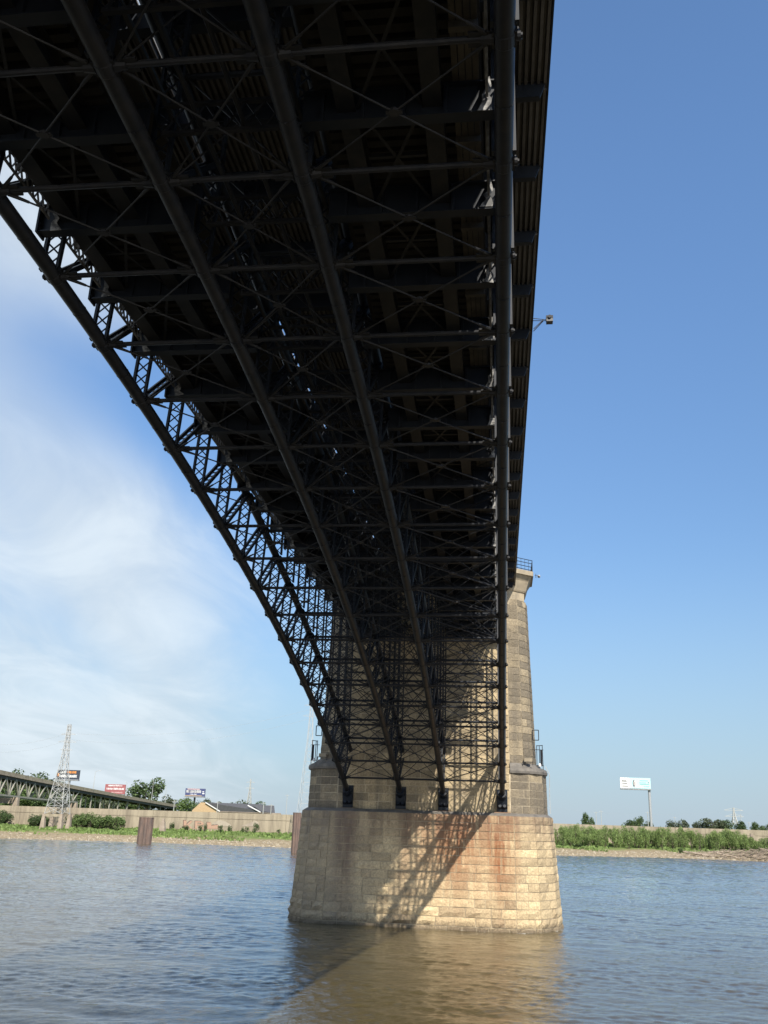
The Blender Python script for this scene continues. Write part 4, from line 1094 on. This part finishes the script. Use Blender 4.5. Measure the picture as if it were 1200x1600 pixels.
# utility poles (thin)
def upole(u, v0, v1, Y, label, arms=True):
    a = at(u, v1, Y); h = at(u, v0, Y).z - a.z; e = empty('utility_pole', a); tag(e, label, 'pole', 'thin poles on the far bank')
    mb = MB(); mb.tube([(0, 0, -6), (0, 0, h)], [.2, .13], 6); mb.build('shaft', GALV, e)
    if arms: mb = MB(); mb.bar((-1.1, 0, h - .6), (1.1, 0, h - .6), .14, .14); mb.build('crossarm', GALV, e)
for u, v0, v1, Y, lb in ((339, 1252, 1268, 310, 'thin pole in front of the tan building gable'), (411, 1253, 1270, 310, 'thin pole beside the dark roof end'), (423, 1256, 1270, 320, 'thin pole right of the dark roofs'), (447, 1241, 1271, 420, 'thin pole standing left of the pier and second pylon'),
                         (271, 1250, 1268, 300, 'leaning white pole at the low end of the highway'), (932, 1268, 1290, 420, 'taller of two thin poles right of the cone tree'), (940, 1266, 1290, 430, 'second thin pole right of the cone tree'), (1013, 1268, 1290, 430, 'thin pole behind the aqua billboard pole'),
                         (1055, 1276, 1290, 500, 'thin pole between the billboard and the right tree clumps'), (1110, 1280, 1292, 520, 'short pole left of the right tree clump'), (1159, 1272, 1293, 520, 'thin pole right of the distant pylon'), (1171, 1284, 1296, 520, 'short pole at the gap in the right trees')):
    upole(u, v0, v1, Y, lb)
# power lines
def wire(a, b, sag, label):
    pts = []
    for i in range(13): t = i / 12; p = a.lerp(b, t); p.z -= sag * 4 * t * (1 - t); pts.append(p)
    mb = MB(); mb.tube(pts, .02, 4); tag(mb.build('power_line', GALV), label, 'cable', 'power lines on the far bank')
wire(at(111, 1146, 216), at(487, 1108, 226), 3.5, 'upper power line between the two left pylons')
wire(at(111, 1156, 216), at(487, 1122, 226), 4.0, 'lower power line between the two left pylons')
wire(at(-40, 1160, 216), at(104, 1146, 216), 2, 'upper power line leaving the left pylon to the left')
wire(at(-40, 1172, 216), at(104, 1157, 216), 2, 'lower power line leaving the left pylon to the left')
wire(at(860, 1262, 900), at(1148, 1267, 900), 5, 'power line reaching the distant right pylon from the left')
wire(at(1148, 1267, 900), at(1300, 1272, 900), 5, 'power line leaving the distant right pylon to the right')

# concrete remains on the right bank
p = at(1178, 1318, 268); e = empty('concrete_ruin', (p.x, p.y, gz(p.x, p.y))); tag(e, 'pale concrete post and low wall remains among the bushes at the right edge', 'ruin')
mb = MB(); mb.box(-1.0, -.1, -.5, .5, -1, 5.6); mb.build('post', CONC2, e)
mb = MB(); mb.hexa([(-.1, -.45, -1), (1.6, -.45, -1), (1.6, .45, -1), (-.1, .45, -1), (-.1, -.45, 5.2), (.9, -.45, 4.8), (.9, .45, 4.8), (-.1, .45, 5.2)]); mb.build('buttress', CONC, e)
mb = MB(); mb.box(-11, -1.2, .2, .9, -1, 2.6); mb.box(1.8, 9, .2, .9, -1, 2.8); mb.build('low_wall', CONC, e)

# ------------------------------------------------------------------ vegetation
def crown_mesh(name, m, n, rx, ry, rz, lobes, leaf, seed, droop=0., upright=False):
    r = random.Random(seed); b = MB()
    L_ = []
    for i in range(lobes):
        t = r.uniform(0, 6.283); h = r.uniform(-.75, .8); q = math.sqrt(max(0, 1 - h * h)) * r.uniform(.35, .8)
        L_.append((q * math.cos(t) * rx, q * math.sin(t) * ry, rz + h * rz * .72, r.uniform(.28, .5)))
    L_.append((0, 0, rz, .62))
    for i in range(n):
        cx, cy, cz, s = r.choice(L_)
        v = Vector((r.gauss(0, 1), r.gauss(0, 1), r.gauss(0, 1))).normalized() * (r.uniform(.25, 1) ** .4)
        p = Vector((cx + v.x * s * rx, cy + v.y * s * ry, cz + v.z * s * rz))
        a = Vector((r.gauss(0, 1), r.gauss(0, 1), r.gauss(0, .6) + (1.6 if upright else 0))).normalized(); c = a.cross(Vector((r.gauss(0, 1), r.gauss(0, 1), r.gauss(0, 1)))).normalized()
        l = leaf * r.uniform(.6, 1.4); wd = l * (.28 if upright else .55)
        b.add([p - a * l, p + c * wd, p + a * l, p - c * wd], [(0, 1, 2, 3)])
    return b.mesh(name, m)
def trunk_mesh(h, r0, seed, limbs=5, spread=2.):
    r = random.Random(seed); b = MB(); b.tube([(0, 0, -.8), (.05, 0, h * .4), (.1, .05, h)], [r0 * 1.2, r0 * .9, r0 * .5], 7)
    for i in range(limbs):
        t = 6.283 * i / limbs + r.uniform(-.4, .4); z = h * r.uniform(.45, .9)
        b.tube([(.05, 0, z), (math.cos(t) * spread * .5, math.sin(t) * spread * .5, z + h * .22), (math.cos(t) * spread, math.sin(t) * spread, z + h * .5)], [r0 * .45, r0 * .3, r0 * .1], 5)
    return b.mesh('trunk', BARK)
CROWNS = {'dark': [crown_mesh('crown', LEAF_D, 2600, 1, 1, 1, 13, .06, 11 + i) for i in range(3)],
          'mid': [crown_mesh('crown', LEAF_M, 2600, 1, 1, 1, 13, .06, 21 + i) for i in range(3)],
          'dull': [crown_mesh('crown', LEAF_B, 2200, 1, 1, 1, 12, .065, 31 + i) for i in range(3)]}
TRUNKS = [trunk_mesh(1.0, .055, 3 + i, 5, .35) for i in range(3)]
def tree(u, vt, width_px, Y, kind, label, low=.0, group='trees beyond the flood wall', vbase=None):
    top = at(u, vt, Y); g = gz(top.x, Y); H = top.z - g; scale = (Y - CAM.y) / FPX; R = width_px * scale / 2
    e = empty('tree', (top.x, Y, g)); tag(e, label, 'tree', group)
    i = rnd.randrange(3)
    t = link('trunk', TRUNKS[i], e); th = H * .62; t.scale = (max(H * .6, 3), max(H * .6, 3), th)
    c = link('crown', CROWNS[kind][i], e); cb = H * low; c.location = (0, 0, cb); c.scale = (R, R * .9, (H - cb) / 2 / .97); c.rotation_euler = (0, 0, rnd.uniform(0, 6.28))
tree(233, 1215, 62, 445, 'dark', 'big round dark green tree beyond the elevated highway', .05)
tl = [(0, 1199, 70, 420, 'dark', 'dark tree at the left edge above the highway deck'), (38, 1203, 60, 430, 'dark', 'dark tree above the highway deck left of the black billboard'), (78, 1208, 60, 440, 'dark', 'dark tree behind the black billboard and pylon'), (130, 1228, 70, 400, 'dark', 'dark tree under the highway right of the pylon'), (165, 1238, 60, 410, 'dull', 'dull tree under the highway below the red billboard'),
      (20, 1226, 80, 360, 'mid', 'mid green tree seen through the highway truss at the left edge'), (70, 1232, 70, 370, 'dark', 'dark tree seen through the highway truss beside the pylon'), (205, 1243, 60, 430, 'mid', 'mid green tree below the highway, left of the big round tree'), (262, 1242, 40, 470, 'dull', 'dull tree right of the big round tree'),
      (292, 1243, 46, 380, 'mid', 'bright green tree left of the navy billboard pole'), (318, 1247, 40, 400, 'dull', 'dull tree behind the navy billboard pole'), (360, 1254, 40, 560, 'dull', 'distant tree behind the dark roof, left one'), (378, 1250, 44, 600, 'dull', 'distant tree behind the dark roof at the far pylon'), (398, 1252, 40, 560, 'dark', 'distant tree behind the right end of the dark roof'), (340, 1251, 30, 520, 'dull', 'distant tree just above the gable of the tan building'),
      (917, 1268, 24, 380, 'dark', 'dense cone-shaped dark tree right of the pier'), (985, 1280, 34, 480, 'dark', 'low dark tree left of the aqua billboard pole'), (998, 1275, 22, 470, 'dark', 'taller dark tree at the foot of the aqua billboard'), (1012, 1282, 20, 480, 'dull', 'small tree hiding the foot of the aqua billboard pole'), (1050, 1281, 32, 470, 'dull', 'left of the pair of trees right of the aqua billboard'), (1066, 1280, 28, 480, 'dull', 'right of the pair of trees right of the aqua billboard'),
      (1095, 1283, 34, 520, 'dull', 'first tree of the long clump under the distant pylon'), (1112, 1277, 40, 510, 'dull', 'tallest tree of the long clump under the distant pylon'), (1130, 1278, 34, 520, 'dark', 'dark tree of the long clump under the distant pylon'), (1154, 1281, 28, 500, 'dark', 'last round tree of the clump right of the distant pylon'), (1182, 1283, 26, 470, 'dark', 'dark tree at the right edge behind the concrete post'), (1199, 1285, 24, 480, 'dull', 'dull tree cut by the right picture edge')]
for i, u in enumerate(range(-15, 300, 22)): tl.append((u + rnd.uniform(-5, 5), 1213 + max(0, u) * .158 + rnd.uniform(0, 7) + (6 if u > 200 else 0), rnd.uniform(52, 70), 500 + rnd.uniform(-20, 20), rnd.choice(['dark', 'dark', 'dull']), 'dense tree of the dark wood glimpsed under the highway deck'))
for a in tl: tree(*a[:5], a[5], .0)

# shrubs and willows on the bank
BUSH = {'willow': [crown_mesh('foliage', LEAF_L, 1500, 1, 1, 1, 10, .085, 51 + i, upright=True) for i in range(4)], 'bush': [crown_mesh('foliage', LEAF_M, 1100, 1, 1, 1, 8, .08, 61 + i) for i in range(3)], 'dark': [crown_mesh('foliage', LEAF_D, 1100, 1, 1, 1, 8, .08, 66 + i) for i in range(2)]}
def stems(seed):
    r = random.Random(seed); b = MB()
    for i in range(6):
        t = r.uniform(0, 6.28); q = r.uniform(.1, .5); b.tube([(math.cos(t) * .1, math.sin(t) * .1, -.1), (math.cos(t) * q * .6, math.sin(t) * q * .6, .8), (math.cos(t) * q, math.sin(t) * q, 1.6)], [.03, .022, .008], 4)
    return b.mesh('stems', BARK)
STEMS = [stems(80 + i) for i in range(3)]
def bush(x, y, h, wd, kind, label, group, name='shrub'):
    g = gz(x, y); e = empty(name, (x, y, g - .1)); tag(e, label, 'shrub', group)
    c = link('foliage', rnd.choice(BUSH[kind]), e); c.scale = (wd, wd * .9, h / 2); c.rotation_euler = (0, 0, rnd.uniform(0, 6.28))
    s = link('stems', rnd.choice(STEMS), e); s.scale = (wd, wd, h / 2)
xx = 27.
while xx < 118:
    for row in range(3):
        x_ = xx + rnd.uniform(-1.2, 1.2); y_ = shore(x_) + 27 + row * 7 + rnd.uniform(-2, 2)
        if xx > 100 and row == 0: continue
        h = rnd.uniform(5.2, 7.6) * (1.0 if xx < 88 else .75)
        bush(x_, y_, h, rnd.uniform(1.7, 2.6), 'willow', 'bushy bright green willow in the thicket along the right bank', 'willow thicket on the right bank', 'willow_shrub')
    xx += 2.9
for u, Y, h, wd, kd, lb in ((900, 262, 7.5, 1.6, 'willow', 'tall slim willow rising above the thicket near the pier'), (1062, 236, 2.0, 1.0, 'dark', 'small dark round bush on the right gravel beach'), (903, 236, 1.4, 1.6, 'dark', 'low dark bush on the grass near the pier'), (1192, 262, 4.5, 2.6, 'bush', 'bush right of the concrete post at the picture edge'), (1160, 258, 4.2, 2.4, 'bush', 'bush left of the concrete post'), (1188, 252, 2.6, 2.6, 'dark', 'low dark bush in front of the concrete post'), (1135, 262, 4.4, 2.2, 'bush', 'bush standing before the pale wall left of the concrete post')):
    p = at(u, 1300, Y); bush(p.x, Y, h, wd, kd, lb, 'shrubs on the right bank')
lefts = []
for i, u in enumerate(range(110, 188, 5)):
    Y = 226 + rnd.uniform(-4, 4); p = at(u, 1290, Y); bush(p.x, Y, rnd.uniform(4.2, 5.8), rnd.uniform(2.4, 3.2), 'bush', 'leafy shrub in the row below the flood wall right of the pylon', 'shrub row below the left flood wall')
for i, u in enumerate(range(-8, 76, 5)):
    if 8 < u < 48: continue
    Y = 222 + rnd.uniform(-4, 4); p = at(u, 1290, Y); bush(p.x, Y, rnd.uniform(3.4, 5.2), rnd.uniform(2.2, 3.0), 'dark', 'dark shrub around the highway pier foot at the left bank', 'shrubs at the highway pier foot')
for u, h, wd, lb in ((313, 2.2, .9, 'small bush below the graffiti letter in the middle'), (321, 2.8, .8, 'upright small bush beside the last graffiti letter'), (345, 2.9, 1.2, 'bushy sapling right of the graffiti'), (359, 2.6, 1.1, 'second sapling right of the graffiti'), (379, 2.0, .9, 'low sapling before the faded paint patch'), (385, 2.6, .9, 'thin sapling beside the low one at the faded patch'), (399, 4.2, 1.3, 'dark pointed evergreen against the flood wall'), (436, 1.8, .9, 'small sapling left of the reddish dolphin'), (268, 2.6, 1.2, 'bush beside the stone stump'), (290, 1.8, 1.6, 'low bush below the first graffiti letter')):
    Y = 236; p = at(u, 1298, Y); bush(p.x, Y, h, wd, 'dark', lb, 'saplings below the flood wall')
# low grass tufts: too many to count
r = random.Random(5); b = MB()
for i in range(15000):
    x_ = r.uniform(-175, 125); wd = wally(x_) - shore(x_); d = r.uniform(.22, .98) * wd; y_ = shore(x_) + d
    if noise.noise(Vector((x_ * .05, y_ * .09, 1))) < (.22 - d / wd * .75): continue
    z_ = ground_z(x_, y_); h = r.uniform(.2, .75); a = r.uniform(0, 6.28); dx_, dy_ = math.cos(a) * h * .7, math.sin(a) * h * .7
    b.add([(x_ - dx_, y_ - dy_, z_ - .05), (x_ + dx_, y_ + dy_, z_ - .05), (x_ + dx_ * .8 + r.uniform(-.2, .2), y_ + dy_ * .8, z_ + h), (x_ - dx_ * .6, y_ - dy_ * .6 + r.uniform(-.2, .2), z_ + h * .8)], [(0, 1, 2, 3)])
o = b.build('grass_tufts', LEAF_L); stuff(o); o['label'] = 'bright green grass and weeds along the far bank'; o['category'] = 'grass'
# stones on the gravel
b = MB()
for i in range(5200):
    x_ = r.uniform(-180, 130); d = abs(r.gauss(0, 9)); y_ = shore(x_) + d; z_ = ground_z(x_, y_); s = r.uniform(.10, .34) * (1.5 if r.random() < .08 else 1)
    pts = [Vector((r.uniform(-1, 1), r.uniform(-1, 1), 0)) for _ in range(1)]
    j = lambda: r.uniform(.7, 1.2)
    b.add([(x_ + s * j(), y_, z_), (x_, y_ + s * j(), z_), (x_ - s * j(), y_, z_), (x_, y_ - s * j(), z_), (x_ + r.uniform(-.3, .3) * s, y_ + r.uniform(-.3, .3) * s, z_ + s * .8)], [(0, 1, 4), (1, 2, 4), (2, 3, 4), (3, 0, 4)])
PEB = mat('bank_stones', (.34, .29, .21), .95, (.2, .17, .13), 1, island=.35)
o = b.build('bank_stones', PEB); stuff(o); o['label'] = 'scattered pale stones along the gravel water edge'; o['category'] = 'stones'
# driftwood heap
WOOD = mat('grey_driftwood', (.27, .22, .165), .9, (.15, .12, .09), 2, .3, island=.35)
b = MB()
for i in range(420):
    t = r.random(); x_ = 64 + (1 - abs(r.gauss(0, .45))) * 36 + r.uniform(-6, 14)
    if x_ < 62 or x_ > 122: continue
    prof = min(1., max(.0, (x_ - 60) / 22)); d = r.uniform(1, 17); y_ = shore(x_) + d
    hz = max(0, ground_z(x_, y_)) + prof * 2.2 * (1 - ((d - 9) / 9) ** 2) * r.random()
    l = r.uniform(1.0, 3.4); a = r.gauss(.25, .7); tilt = r.gauss(0, .25)
    dv = Vector((math.cos(a), math.sin(a) * .8, tilt)).normalized() * l; p = Vector((x_, y_, hz + .15)); rr = r.uniform(.04, .12)
    b.tube([p - dv, p + Vector((r.uniform(-.1, .1), 0, r.uniform(-.1, .15))), p + dv], [rr * 1.2, rr, rr * .5], 5)
o = b.build('driftwood_sticks', WOOD); stuff(o); o['label'] = 'heap of tangled grey driftwood sticks at the right water edge'; o['category'] = 'driftwood'
logs = [(1088, 1330, 236, 9, -.12, 'long pale driftwood log lying lowest at the water edge'), (1110, 1334, 230, 11, -.22, 'thick driftwood log slanting down to the water'), (1140, 1337, 232, 8, -.3, 'broad driftwood log in the middle of the heap front'), (1165, 1332, 236, 9, .2, 'driftwood log tilted up to the right in the heap'), (1125, 1322, 244, 8, .1, 'upper driftwood log at the back of the heap'), (1185, 1338, 233, 7, -.15, 'short driftwood log near the right picture edge')]
for u, v, Y, ln, tilt, lb in logs:
    p = at(u, v, Y); z_ = max(.35, gz(p.x, Y) + .5); e = empty('driftwood_log', (p.x, Y, z_)); tag(e, lb, 'log', 'large logs in the driftwood heap')
    mb = MB(); mb.tube([(-ln / 2, 0, -tilt * ln * .3), (-ln * .1, .3, .1), (ln / 2, -.2, tilt * ln * .3)], [.26, .32, .2], 8); mb.build('stem', WOOD, e)
    mb = MB(); mb.tube([(ln * .1, 0, .1), (ln * .22, .1, .9)], [.12, .05], 6); mb.tube([(-ln * .2, 0, 0), (-ln * .28, -.3, .7)], [.1, .04], 6); mb.build('branch_stub', WOOD, e)
print('objects', len(bpy.data.objects))
